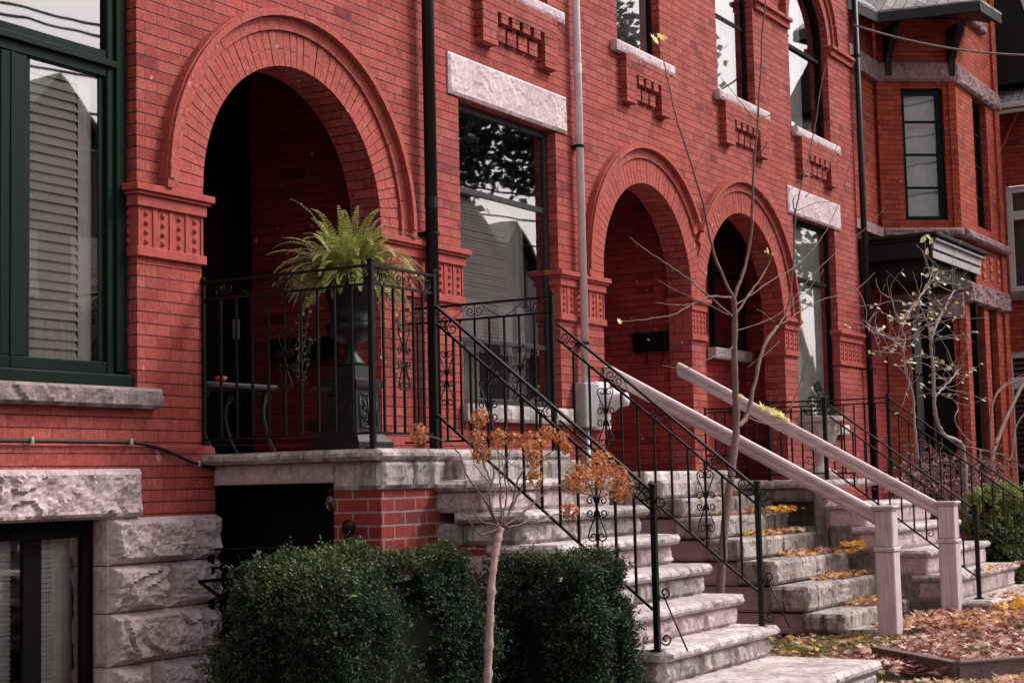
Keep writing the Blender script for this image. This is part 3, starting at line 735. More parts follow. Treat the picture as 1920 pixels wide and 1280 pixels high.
# cable along the left wall
m=MB(); pts=[(2.3,-.055,.268)]+[(5.9+i*.15,-.055,.268) for i in range(7)]+[(6.9,-.055,.258),(7.02,-.055,.238),(7.14,-.06,.205),(7.26,-.062,.165),(7.38,-.065,.135),(7.6,-.03,.10)]
m.tube(pts,.011,8); c=m.build('cable',M['wired'],None,smooth=True,origin=(5,-.05,.26)); tag(c,'black cable clipped along the brick ledge below the left window','cable')
cl=MB()
for x in(6.05,6.78,7.34): 
    z=.268 if x<6.9 else .145; cl.bbox(x-.01,x+.012,-.075,-.03,z-.016,z+.02,.004)
cc=cl.build('cable_clip',M['metal'],c)

# ------------------------------------------------------------------ mailbox, wall planter, basement things
o=thing('mailbox',(14.58,.2,1.2),'flat black wall mailbox with two hooks inside the middle arch','mailbox')
m=MB(); m.bbox(14.52,14.619,.26,.62,1.25,1.43,.012); m.build('box',M['blackp'],o)
m=MB(); m.prism([(14.495,.255,1.40),(14.52,.255,1.435),(14.619,.255,1.46),(14.619,.255,1.43)],(0,.37,0)); m.build('lid',M['iron'],o)
m=MB(); m.tube([(14.51,.44,1.37),(14.52,.44,1.37)],.012,10); m.build('lock',M['whitep'],o)
for y in(.33,.50):
    m=MB(); m.tube([(14.60,y,1.24),(14.59,y,1.15),(14.56,y,1.12),(14.54,y,1.15)],.006,6); m.build('hook',M['iron'],o)

o=thing('wall_planter',(9.6,.9,.9),'dark trough planter on the porch wall inside the widest arch with trailing ivy','planter')
m=MB(); m.bbox(9.44,9.655,.62,1.12,.93,1.09,.01); m.build('trough',M['blackp'],o)

# ------------------------------------------------------------------ ironwork
def spiral(c,u,v,r0,r1,turns,a0,n=18,dirn=1):
    c=Vector(c);u=Vector(u);v=Vector(v)
    return [c+(u*math.cos(a0+dirn*2*PI*turns*i/n)+v*math.sin(a0+dirn*2*PI*turns*i/n))*(r0+(r1-r0)*i/n) for i in range(n+1)]
def ornament(c,u,sc=1.0):
    """scrolled panel ornament centred on c in the plane of u and z"""
    m=MB(); c=Vector(c);u=Vector(u);z=Vector((0,0,1)); r=.0045
    for sx in(1,-1):
        U=u*sx
        for sz in(1,-1):
            Z=z*sz
            m.tube([c+Z*.02*sc]+[c+U*(.055*k)*sc+Z*(.02+.13*k)*sc for k in(.3,.6,.85)]+spiral(c+U*.028*sc+Z*.165*sc,U,Z,.030*sc,.009*sc,1.15,-.25,16,1),r,5)
            m.tube([c+Z*.012*sc,c+U*.015*sc+Z*.03*sc]+spiral(c+U*.042*sc+Z*.036*sc,U,Z,.026*sc,.008*sc,1.2,2.9,14,-1),r,5)
    return m
def rail_run(root,a,b,ht=1.04,h2=.105,hb=.09,n=8,orn=(),post_a=None,post_b=None,vines=(),mat='iron',bw=.013,rails=True,skip=()):
    """a, b: points on the floor line; rails run parallel to a-b; balusters upright"""
    a=Vector(a);b=Vector(b);u=(b-a);uh=Vector((u.x,u.y,0)).normalized(); Z=Vector((0,0,1)); I=M[mat]
    m=MB(); m.bar(a+Z*ht,b+Z*ht,.028,.014); m.build('top_rail',I,root)
    m=MB(); m.bar(a+Z*(ht-h2),b+Z*(ht-h2),.014,.014); m.build('lower_rail',I,root)
    m=MB(); m.bar(a+Z*hb,b+Z*hb,.014,.014); m.build('bottom_rail',I,root)
    for k in range(1,n):
        if k in skip: continue
        p=a+u*(k/n); m=MB(); m.bar(p+Z*hb,p+Z*(ht-h2),bw); bl=m.build('baluster',I,root)
        if k in orn:
            o_=ornament(p+Z*((ht-h2+hb)/2+.02),uh); o_.build('scroll',I,bl,smooth=True)
    un=u.normalized()
    for k in vines:
        p=a+u*k+Z*(ht-h2/2); m=MB(); w=un.cross(uh.cross(Z)).normalized() 
        for s in(1,-1): m.tube(spiral(p+un*s*.035,un*s,w,.034,.01,1.25,2.6,16,-1),.004,5); 
        m.tube([p-w*.05,p+w*.05],.004,5)
        for s in(1,-1): m.tube([p+un*s*.06-w*.04,p+un*s*.13+w*.01,p+un*s*.2+w*.045],.003,5)
        m.build('scroll',I,root,smooth=True)
def post(root,x,y,z0,z1,w=.03,cap=True,foot=True):
    m=MB(); m.bbox(x-w/2,x+w/2,y-w/2,y+w/2,z0,z1,.003)
    if cap: m.bbox(x-w*.62,x+w*.62,y-w*.62,y+w*.62,z1,z1+.015,.003)
    if foot: m.bbox(x-w*1.1,x+w*1.1,y-w*1.1,y+w*1.1,z0,z0+.008,.002)
    return m.build('post',M['iron'],root)

R1='black iron railings of the stoops'
o=thing('iron_railing',(7.45,-1.25,.2),'black scrollwork iron railing on the porch corner in front of the fern urn','railing',R1)
post(o,7.455,-.01,.2,1.255,.022); post(o,7.46,-1.25,.2,1.262,.032); post(o,8.10,-1.25,.2,1.262,.032)
rail_run(o,(7.46,-.02,.2),(7.46,-1.235,.2),n=10,orn=(5,),vines=(.12,.5,.88))
rail_run(o,(7.475,-1.25,.2),(8.085,-1.25,.2),n=6,orn=(3,),vines=(.12,.5,.88))
sr=thing('stair_railing',(8.10,-1.95,-.4),'near black iron handrail of the first steps, behind the brown hydrangea heads','handrail',R1)
def stair_rail(root,x,y0,y1,zt0,zt1,hb,n,orn,vines):
    """sloping rail: zt top-rail heights at y0,y1; hb total height of the panel"""
    a=Vector((x,y0,zt0-hb));b=Vector((x,y1,zt1-hb))
    rail_run(root,a,b,ht=hb,h2=.105,hb=.0,n=n,orn=orn,vines=vines)
stair_rail(sr,8.10,-1.27,-2.67,1.055,-.075,.655,12,(3,9),(.06,.3,.52,.80,.95))
post(sr,8.08,-2.68,-.935,-.045,.032)
m=MB(); m.tube(spiral((8.08,-2.73,-.13),(0,-1,0),(0,0,1),.035,.01,1.3,2.0),.005,5); m.tube([(8.08,-2.70,-.66)]+spiral((8.08,-2.735,-.62),(0,-1,0),(0,0,1),.035,.01,1.2,3.6),.005,5); m.tube([(8.08,-2.72,-.62),(8.08,-2.80,-.8),(8.08,-2.86,-.93)],.005,5); m.tube(spiral((8.08,-2.735,-.87),(0,-1,0),(0,0,1),.035,.01,1.2,3.6),.005,5)
m.build('scroll',M['iron'],sr,smooth=True)
sr2=copy_tree(sr); sr2.location=(9.57,-1.96,-.4); sr2['label']='farther black iron handrail of the first stone steps, ending at a post beside the leaves'
o=thing('iron_railing',(9.56,-.6,.2),'black iron railing panel of the first porch, crossing the tall window','railing',R1)
post(o,9.57,-1.235,.2,1.262,.032); rail_run(o,(9.57,-.02,.2),(9.57,-1.22,.2),n=10,orn=(3,8),vines=(.12,.5,.88))

# third stoop rails
o=thing('iron_railing',(14.5,-.8,-.05),'black iron railing in front of the basket planter on the third porch','railing',R1)
post(o,14.5,-.80,-.06,.70,.04); post(o,14.5,-1.36,-.06,.70,.035); rail_run(o,(14.5,-.82,-.05),(14.5,-1.34,-.05),ht=.735,h2=.09,hb=.06,n=5,orn=(),vines=())
m=MB(); m.tube(spiral((14.5,-.95,.12),(0,1,0),(0,0,1),.05,.012,1.3,0),.005,5); m.tube(spiral((14.5,-1.2,.12),(0,1,0),(0,0,1),.05,.012,1.3,0),.005,5); m.build('scroll',M['iron'],o,smooth=True)
o=thing('iron_railing',(14.5,-.45,-.05),'low black iron railing beside the third arch, left of the thick post','railing',R1)
post(o,14.5,-.15,.0,.655,.016,foot=False); rail_run(o,(14.5,-.15,0),(14.5,-.78,0),ht=.65,h2=.03,hb=.2,n=6,orn=())
m=MB()
for y in(-.3,-.55): m.tube(spiral((14.5,y,.30),(0,1,0),(0,0,1),.045,.012,1.3,0),.004,5); m.tube(spiral((14.5,y,.55),(0,1,0),(0,0,1),.045,.012,1.3,0),.004,5)
m.build('scroll',M['iron'],o,smooth=True)
o=thing('stair_railing',(14.55,-2.0,-.4),'thin black handrail of the third steps, ending just right of the wooden posts','handrail',R1)
stair_rail(o,14.52,-1.40,-2.70,.64,-.33,.60,12,(),()) ; post(o,14.53,-2.71,-1.12,-.31,.036)
m=MB()
for y in(-1.62,-1.78,-2.3): 
    zz=.64-(y+1.40)/(-1.3)*.97-.52; m.tube(spiral((14.52,y,zz),(0,1,0),(0,0,1),.04,.01,1.3,0),.004,5)
m.build('scroll',M['iron'],o,smooth=True)
o=thing('iron_railing',(16.22,-.7,-.05),'black iron railing across the last window on the third porch','railing',R1)
post(o,16.22,-1.42,-.06,.79,.035); rail_run(o,(16.22,-.03,-.05),(16.22,-1.40,-.05),ht=.815,h2=.05,hb=.06,n=12,orn=(),vines=())
o=thing('stair_railing',(16.22,-2.0,-.4),'black handrail on the far side of the third steps, before the tangled vines','handrail',R1)
stair_rail(o,16.22,-1.42,-2.74,.765,-.22,.66,13,(),()) ; post(o,16.22,-2.75,-1.12,-.2,.036)

# ------------------------------------------------------------------ first stoop
st=thing('front_steps',(8.8,-1.5,GZ),'clean pale stone steps with a brick side wall, nearest of the three stoops','stoop','stone stoops along the row')
def stone_box(m,x0,x1,y0,y1,z0,z1,seed,d=.018,amp=.014,faces='LF'):
    """stone block: rough left (-x) and front (-y) faces"""
    m.bbox(x0,x1,y0,y1,z0,z1,.004)
    if 'F' in faces: m.rock((x0+.004,y0,z0+.004),(1,0,0),(0,0,1),(0,-1,0),x1-x0-.008,z1-z0-.008,d,amp,.012,seed,.02)
    if 'L' in faces: m.rock((x0,y1-.004,z0+.004),(0,-1,0),(0,0,1),(-1,0,0),y1-y0-.008,z1-z0-.008,d,amp,.012,seed+11,.02)
    if 'T' in faces: m.rock((x0+.004,y0+.004,z1),(1,0,0),(0,1,0),(0,0,1),x1-x0-.008,y1-y0-.008,.004,.004,.02,seed+5,.03)
# porch slab: overlapping capstones
m=MB(); 
for i,(ya,yb) in enumerate(((-.60,.02),(-1.30,-.605))):
    stone_box(m,7.425,8.06,ya,yb,.135,.2+.002*i,100+i,.02,.02,'LF')
stone_box(m,8.065,9.66,-1.30,.02,.136,.2,105,.016,.014,'LF')
m.face([(7.425,.02,.199),(9.66,.02,.199),(9.66,1.44,.1995),(7.425,1.44,.1995)])
m.build('porch_slab',M['mossy'],st)
m=MB(); stone_box(m,7.505,7.75,-.94,-.04,.016,.133,107,.012,.006,'L'); m.build('door_lintel',M['rock'],st)
m=MB(); sd=110
for (xa,ya) in(((7.50,-.945),(7.50,-1.28)),): pass
stone_box(m,7.49,7.80,-1.285,-.945,-.03,.134,111,.02,.02,'LF')
stone_box(m,7.80,7.97,-1.285,-1.0,-.03,.134,112,.02,.02,'F'); stone_box(m,7.97,8.14,-1.285,-1.0,-.03,.134,113,.02,.02,'F')
stone_box(m,8.145,9.62,-1.40,-1.0,-.05,.134,114,.02,.015,'LF')
m.build('stone_course',M['mossy'],st)
m=MB(); m.box(7.50,8.16,-1.27,-.94,GZ-.2,-.031); m.box(8.16,9.60,-1.27,0,GZ-.2,.0)
m.box(8.10,9.6,-1.6,-1.27,GZ-.2,-.24)
for k in range(1,7):
    z=.2-.19*(k+1)-.05; ya=-1.42-.2183*k+.06; m.box(8.105,9.58,ya,-1.27-.0005*k,GZ-.2,z-.12-.03*k*0)
m.build('brick_base',M['brick_big'],st)
for k in range(1,8):
    z=.2-.1885*k; yn=-1.42-.2183*k if k<7 else -3.40
    last=(k==7)
    t=MB(); 
    if not last:
        stone_box(t,8.055,9.67,yn-.01,yn+.46,z-.062,z,120+k,.022,.034,'LFT')
        # two-slab treads
        t.build('tread',M['step'],st)
        r_=MB(); x=8.09; j=0; ends=[8.09,8.55+.1*(k%3),9.05+.07*(k%2),9.63]
        for a_,b_ in zip(ends,ends[1:]):
            stone_box(r_,a_,b_-.006,yn+.03,yn+.42,z-.189,z-.0625,140+k*5+j,.024,.03,'LF' if j==0 else 'F'); j+=1
        stone_box(r_,8.088,8.3,yn+.425,yn+.68,z-.188,z-.0625,190+k,.02,.02,'L')
        r_.build('riser',M['rock'] if k%2 else M['mossy'],st)
    else:
        stone_box(t,7.9,9.64,yn,-2.66,z-.07,z,130,.02,.02,'LF'); stone_box(t,9.0,9.6,yn+.02,-2.7,GZ-.02,z-.071,131,.02,.02,'LF')
        lo=t.build('landing_slab',M['step'],st)
        r_=MB(); stone_box(r_,7.95,9.6,yn+.03,-2.70,GZ-.1,z-.0715,133,.02,.02,'F'); r_.build('riser',M['rock'],st)
# basement entry under the porch
bd=MB(); inbox(bd,7.76,9.5,-.93,-.03,GZ,.0)
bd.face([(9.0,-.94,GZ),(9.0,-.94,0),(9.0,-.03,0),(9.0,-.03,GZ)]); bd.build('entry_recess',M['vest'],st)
o=thing('globe_lamp',(7.62,-.84,-.2),'small glass globe lamp hanging in the dark opening under the porch','lamp')
m=MB(); m.lathe(7.62,-.84,[(.003,-.17),(.03,-.16),(.048,-.13),(.055,-.10),(.05,-.065),(.035,-.045),(.02,-.04)],18); m.build('globe',M['glassd'],o,smooth=True)
m=MB(); m.lathe(7.62,-.84,[(.03,-.042),(.03,-.02),(.01,.012)],12); m.build('fitting',M['castiron'],o)
o=thing('iron_railing',(7.40,-.5,GZ),'low black iron guard with a ball finial at the basement steps, behind the big hedge','railing')
post(o,7.42,-.09,GZ,-.345,.03); post(o,7.42,-1.10,GZ,-.30,.03)
m=MB(); m.bar((7.42,-.09,-.36),(7.42,-1.10,-.335),.022,.012); m.bar((7.42,-.09,-.47),(7.42,-1.10,-.47),.014); m.build('top_rail',M['iron'],o)
m=MB(); m.lathe(7.42,-1.10,[(.012,-.29),(.02,-.28),(.034,-.262),(.04,-.235),(.034,-.208),(.015,-.195),(.003,-.19)],16); m.build('finial',M['iron'],o,smooth=True)
m=MB(); m.bar((7.20,-.19,-.535),(7.43,-.19,-.535),.02); m.bar((7.21,-.19,-.54),(7.42,-.19,-.66),.016); m.bar((7.42,-.19,-.535),(7.42,-.08,-.535),.016); m.build('bracket',M['iron'],o)
m=MB(); m.tube(spiral((7.42,-.28,-.42),(0,1,0),(0,0,1),.035,.01,1.3,0),.004,5); m.build('scroll',M['iron'],o)
for k in range(9):
    m=MB(); y=-.18-.1*k; m.bar((7.42,y,GZ),(7.42,y,-.47),.012); m.build('baluster',M['iron'],o)

# ------------------------------------------------------------------ second stoop
st=thing('front_steps',(13.3,-1.2,GZ),'black-streaked stone steps strewn with leaves between two wooden handrails','stoop','stone stoops along the row')
m=MB(); stone_box(m,12.55,14.34,-.44,.02,-.075,.06,201,.012,.01,'LF'); m.face([(12.3,.02,.0595),(14.7,.02,.0595),(14.7,1.2,.0595),(12.3,1.2,.0595)]); 
stone_box(m,12.58,14.3,-.4,.0,-.25,-.08,203,.012,.01,'LF'); stone_box(m,11.6,12.54,-.2,.02,-.10,.03,204,.01,.01,'LF'); m.build('porch_slab',M['step'],st)
steps2=[(-.02,-.56),(-.179,-.76),(-.339,-1.02),(-.521,-1.29),(-.700,-1.58),(-.899,-1.86),(-1.112,-2.14)]
prev=-.3
for k,(z,y) in enumerate(steps2):
    t=MB(); hgt=(.155,.155,.175,.175,.19,.2,.15)[k]
    stone_box(t,12.6-.008*k,14.34,y,y+.33,z-hgt+.004,z,210+k,.016,.02,'LF'); t.build('tread',M['dirty'],st)
b=MB()
for k in range(1,7):
    z,y=steps2[k]; zn=steps2[k+1][0] if k<6 else GZ+.02
    b.bbox(12.62,12.70,y+.335,-.02,zn+.012,z-.012,.006); b.bbox(12.63,12.70,y+.04,y+.30,zn+.004,z-(.155,.155,.175,.175,.19,.2,.15)[k],.003)
    for q_ in (1,): b.bbox(12.612,12.70,y+.345,-.03,zn-.0,zn+.010,.002)
b.build('side_boards',M['woodb'],st)
b=MB(); b.box(12.70,14.3,-.9,-.02,GZ-.1,-.36); b.box(12.70,14.3,-1.4,-.9,GZ-.1,-.72); b.box(12.70,14.3,-1.85,-1.4,GZ-.1,-1.1); b.build('core',M['conc'],st)
b=MB(); stone_box(b,12.62,13.6,-2.35,-2.0,GZ-.05,-1.235,230,.01,.01,'LF'); b.build('foot_slab',M['dirty'],st)

def wood_post(x,y,label):
    o=thing('wooden_post',(x,y,GZ),label,'post','square wooden newel posts')
    w=.078
    m=MB(); m.bbox(x-w,x+w,y-w,y+w,GZ-.05,-.625,.008); m.bbox(x-w*.93,x+w*.93,y-w*.93,y+w*.93,-.585,-.30,.008); m.build('shaft',M['woodp'],o)
    m=MB(); m.bbox(x-w*1.12,x+w*1.12,y-w*1.12,y+w*1.12,-.623,-.587,.008); m.build('collar',M['woodp'],o)
    m=MB(); m.bbox(x-w*1.05,x+w*1.05,y-w*1.05,y+w*1.05,-.298,-.283,.004); m.bbox(x-w*1.2,x+w*1.2,y-w*1.2,y+w*1.2,-.282,-.258,.007); m.build('cap',M['woodp'],o)
    return o
def wood_rail(a,b,label):
    o=thing('wooden_handrail',((a[0]+b[0])/2,(a[1]+b[1])/2,(a[2]+b[2])/2),label,'handrail','pale wooden handrails')
    a=Vector(a);b=Vector(b); m=MB(); Z=Vector((0,0,1))
    m.bar(a,b,.105,.03); m.bar(a-Z*.031,b-Z*.031,.078,.028); m.bar(a-Z*.061,b-Z*.061,.095,.028); m.bar(a-Z*.09,b-Z*.09,.06,.022)
    m.build('rail',M['woodr'],o)
    m=MB(); m.bar(a+Z*.022,b+Z*.022,.07,.012); m.build('cap_strip',M['woodr'],o)
    return o
wood_post(12.72,-2.48,'left pale square wooden post at the foot of the leaf-strewn steps'); wood_post(14.30,-2.53,'right pale square wooden post beside the third steps')
wood_rail((12.72,-.01,.985),(12.72,-2.41,-.315),'lower-left pale wooden handrail running down to the left wooden post')
wood_rail((14.24,-.01,1.075),(14.29,-2.455,-.30),'upper-right pale wooden handrail with yellow leaves caught on it')

# ------------------------------------------------------------------ third stoop
st=thing('front_steps',(15.3,-1.5,GZ),'pale stone steps with a dark niche in the side wall, farthest stoop','stoop','stone stoops along the row')
m=MB(); stone_box(m,14.30,16.45,-1.42,.02,-.12,-.05,301,.02,.02,'LF'); m.face([(14.3,.02,-.0505),(17.7,.02,-.0505),(17.7,.8,-.0505),(14.3,.8,-.0505)]); m.build('porch_slab',M['mossy'],st)
m=MB()
# side wall with niche
def sidepatch(y0,y1,z0,z1,sd): m.rock((14.36,y1,z0),(0,-1,0),(0,0,1),(-1,0,0),y1-y0,z1-z0,.03,.03,.006,sd,.03)
sidepatch(-.86,0,-1.4,-.12,1); sidepatch(-1.27,-.86,-.245,-.12,2); sidepatch(-1.27,-.86,-1.4,-.47,3); sidepatch(-1.40,-1.27,-1.4,-.12,4)
m.box(14.37,14.5,-1.38,0,-1.4,-.5)
inb=[((14.36,-.86),(14.65,-.86)),((14.65,-.86),(14.65,-1.27)),((14.65,-1.27),(14.36,-1.27))]
for (p,q_) in inb: m.face([(p[0],p[1],-.47),(q_[0],q_[1],-.47),(q_[0],q_[1],-.245),(p[0],p[1],-.245)])
m.face([(14.36,-.86,-.245),(14.65,-.86,-.245),(14.65,-1.27,-.245),(14.36,-1.27,-.245)]); m.face([(14.36,-.86,-.47),(14.65,-.86,-.47),(14.65,-1.27,-.47),(14.36,-1.27,-.47)])
for k in range(1,6):
    z=-.05-.215*k; yn=-1.50-.27*k; m.rock((14.40,-1.40,GZ-.1),(0,-1,0),(0,0,1),(-1,0,0),yn*-1-1.40-.05,z-.2-GZ+.1,.02,.025,.004,310+k,.03) if z-.2>GZ+.02 else None
    m.box(14.41,16.4,yn+.05,-1.39-.0007*k,GZ-.1,z-.19-.001*k)
m.build('side_wall',M['conc'],st)
for k in range(1,6):
    z=-.05-.215*k; yn=-1.50-.27*k
    t=MB(); stone_box(t,14.36,16.44+.01*k,yn,yn+.42,z-.06,z,320+k,.02,.026,'LF'); t.build('tread',M['step'],st)
    r_=MB(); ends=[14.39,14.9+.1*(k%2),15.7,16.4]
    for j,(a_,b_) in enumerate(zip(ends,ends[1:])): stone_box(r_,a_,b_-.006,yn+.025,yn+.38,z-.213,z-.0605,330+k*4+j,.014,.014,'LF' if j==0 else 'F')
    r_.build('riser',M['rock'],st)

# basket planter with small conifer
o=thing('basket_planter',(15.6,-.9,-.05),'pale basket-patterned pedestal planter with a small dark evergreen on the third porch','planter')
m=MB(); m.lathe(15.6,-.9,[(.15,-.048),(.16,-.04),(.16,.03),(.09,.06),(.055,.11),(.05,.17),(.085,.23),(.15,.31),(.19,.42),(.205,.52)],28)
m.build('basket',M['wicker'],o,smooth=True)
m=MB(); m.lathe(15.6,-.9,[(.20,.52),(.24,.535),(.24,.575),(.20,.58)],28); m.build('rim',M['wicker'],o)
m=MB()
for s in(1,-1):
    for k in range(14):
        m.tube([(15.6+(.06+.145*min(1,max(0,(z-.18)/.26)))*math.cos(k*2*PI/14+s*(z-.18)*2.4),-.9+(.06+.145*min(1,max(0,(z-.18)/.26)))*math.sin(k*2*PI/14+s*(z-.18)*2.4),z) for z in(.2,.26,.32,.38,.44,.5)],.006,4)
m.build('lattice',M['wicker'],o)

# ------------------------------------------------------------------ leaves helpers
def rv(): 
    while True:
        v=Vector((random.uniform(-1,1),random.uniform(-1,1),random.uniform(-1,1)))
        if .05<v.length<1: return v.normalized()
def leafquad(m,c,d,n,l,w,tint,fold=0):
    d=d.normalized(); s=d.cross(n); 
    if s.length<1e-4: s=d.orthogonal()
    s.normalize(); n2=s.cross(d)
    m.face([c,c+d*l*.45+s*w*.5+n2*fold*w,c+d*l,c+d*l*.45-s*w*.5+n2*fold*w],tint=tint)
def maple(m,c,n,r,tint,rot):
    n=n.normalized(); u=n.orthogonal().normalized(); u=Matrix.Rotation(rot,3,n)@u; w=n.cross(u); P=[]
    prof=[(1,0),(.42,.35),(.9,.75),(.4,1.1),(.75,1.6),(.35,2.1),(.28,PI),(.35,-2.1),(.75,-1.6),(.4,-1.1),(.9,-.75),(.42,-.35)]
    b=len(m.v); curl=random.uniform(.0,.5)
    V=[c]+[c+(u*math.cos(a)+w*math.sin(a))*r*q+n*(r*curl*q*q*(.6+.4*math.sin(3*a+rot))) for (q,a) in prof]
    m.mesh(V,[(0,1+i,1+(i+1)%12) for i in range(12)],tint)

# fern urn ---------------------------------------------------------
UX,UY=7.965,-.735
o=thing('urn',(UX,UY,.2),'black cast iron urn on a square ornamented pedestal at the porch corner','urn')
m=MB()
def sq(m,h0,z0,h1,z1):
    V=[(UX+sx*h,UY+sy*h,z) for (h,z) in((h0,z0),(h1,z1)) for (sx,sy) in((-1,-1),(1,-1),(1,1),(-1,1))]
    m.mesh(V,[(3,2,1,0),(4,5,6,7),(0,1,5,4),(1,2,6,5),(2,3,7,6),(3,0,4,7)])
sq(m,.178,.201,.178,.255); sq(m,.172,.255,.150,.285); sq(m,.150,.285,.125,.315)
sq(m,.125,.315,.112,.571); sq(m,.118,.571,.138,.59); sq(m,.138,.59,.138,.625); sq(m,.125,.625,.10,.64); sq(m,.10,.64,.092,.715)
ped=m.build('pedestal',M['castiron'],o)
m=MB()
for (nx,ny) in((-1,0),(0,-1)):
    t_=Vector((-ny,nx,0)) if nx else Vector((1,0,0)); n_=Vector((nx,ny,0)); hh=.121
    def pp(a,z): 
        f=.125+(.112-.125)*(z-.315)/.256; return Vector((UX,UY,0))+n_*(f+.002)+t_*a+Vector((0,0,z))
    for (a0,z0,a1,z1) in((-.085,.345,.085,.345),(-.08,.54,.08,.54),(-.085,.345,-.08,.54),(.085,.345,.08,.54)): m.tube([pp(a0,z0),pp(a1,z1)],.006,5)
    for sx in(1,-1):
        for zc,dr in((.40,1),(.48,-1)):
            m.tube([pp(sx*(.035+.028*math.cos(q)*(1-k/16)),zc+.03*math.sin(q)*(1-k/16)) for k in range(14) for q in (k*.6*dr,)],.005,5)
    m.tube([pp(0,.36),pp(.0,.53)],.006,5)
    for sx in(1,-1): m.tube([pp(0,.37),pp(sx*.03,.41),pp(sx*.01,.45),pp(sx*.04,.51)],.005,5)
m.build('relief',M['castiron'],ped,smooth=True)
m=MB(); m.lathe(UX,UY,[(.075,.715),(.085,.73),(.07,.75),(.04,.79),(.034,.82),(.05,.84),(.045,.85),(.08,.865),(.122,.895),(.143,.93),(.148,.965),(.139,.985),(.124,.99),(.129,1.05),(.142,1.12),(.162,1.17),(.19,1.205),(.193,1.225),(.168,1.235),(.14,1.2)],36,22,(.86,.975)); m.build('bowl',M['castiron'],o,smooth=True)
f=thing('fern',(UX,UY,1.2),'bushy yellow-green fern spilling over the black urn on the porch','fern')
fl=MB(); stems=MB()
for i in range(165):
    az=i*2.399+random.uniform(-.3,.3); el=random.uniform(.5,1.4) if i%2 else random.uniform(.1,.75); L=random.uniform(.30,.46)+.14*max(0,math.sin(el))*random.random()
    d=Vector((math.cos(az)*math.cos(el),math.sin(az)*math.cos(el),math.sin(el)))
    p=Vector((UX,UY,1.25))+Vector((math.cos(az),math.sin(az),0))*.05; pts=[p.copy()]; N=26
    droop=random.uniform(.04,.10); cur=d.copy(); base=random.betavariate(2,2)
    for k in range(N):
        cur=(cur+Vector((0,0,-droop*(.25+1.5*k/N)))).normalized(); p=p+cur*(L/N); pts.append(p.copy())
    if i%5==0:
        for k in range(4): cur=(cur+Vector((0,0,.5))-cur*.2).normalized()
    stems.tube(pts,[.0025*(1-.7*k/N) for k in range(N+1)],4,False)
    side=cur.cross(Vector((0,0,1))); 
    for k in range(2,N+1):
        t=(pts[k]-pts[k-1]).normalized(); s=t.cross(Vector((0,0,1))); s=s.normalized() if s.length>.05 else side.normalized(); up=s.cross(t)
        w=.052*math.sin(PI*min(1,(k+2)/(N+3)))**.7*(1.05-.55*k/N)+.004
        for sg in(1,-1):
            dd=(s*sg+t*.35+up*random.uniform(-.15,.15)); leafquad(fl,pts[k],dd,up,w,.016,min(1,max(0,base*.7+.2+random.uniform(-.2,.2)+(.25 if k>N-4 else 0))),0)
stems.build('frond_stems',M['vine'],f); fl.build('fronds',M['fern'],f)
# trailing ivy below the urn and from the wall trough
def ivy(name,label,starts,sz=.018):
    o=thing(name,starts[0][0],label,'ivy'); s_=MB(); l_=MB()
    for (p,L,dx) in starts:
        p=Vector(p); pts=[p.copy()]; v=Vector(dx)
        for k in range(int(L/.03)):
            v=(v*.85+Vector((random.uniform(-.3,.3)*.3,random.uniform(-.3,.3)*.3,-.25))).normalized(); p=p+v*.03; pts.append(p.copy())
            for _ in range(2):
                if random.random()<.75:
                    dd=rv(); leafquad(l_,p+dd*.006,dd+Vector((-.5,-.5,0)),rv(),sz*random.uniform(.8,1.6),sz*random.uniform(.8,1.5),random.random(),.1)
        s_.tube(pts,.002,4,False)
    s_.build('stems',M['bark'],o); l_.build('leaves',M['ivy'],o)
ivy('trailing_ivy','pale ivy strands trailing from the fern urn behind the railing',[((UX+math.cos(a)*.19,UY+math.sin(a)*.19,1.2),L,(math.cos(a),math.sin(a),-.2)) for a,L in((2.9,.65),(2.4,.6),(2.1,.5),(-.8,.65),(-.4,.6),(-.1,.5))])
ivy('trailing_ivy','ivy hanging from the dark trough on the porch wall inside the widest arch',[((9.45,y,1.08),L,(-.6,0,.2)) for y,L in((.66,.5),(.72,.35),(.8,.2),(.64,.42))])
# conifer in basket planter
ev=thing('small_evergreen',(15.6,-.9,.57),'small dark evergreen sprig standing in the basket planter','plant'); m=MB()
for i in range(900):
    z=random.random()**1.6*.36; r=.2*(1-z/.38)**.8*random.random()**.4; a=random.random()*2*PI
    if z>.1: r*=.55+.35*math.sin(a*2+z*20)
    p=Vector((15.6+r*math.cos(a),-.9+r*math.sin(a),.56+z)); leafquad(m,p,rv()+Vector((math.cos(a),math.sin(a),.3)),rv(),.03,.016,random.random())
m.build('foliage',M['ever'],ev); m=MB(); m.tube([(15.6,-.9,.5),(15.6,-.9,.88)],.008,5); m.build('stem',M['bark'],ev)

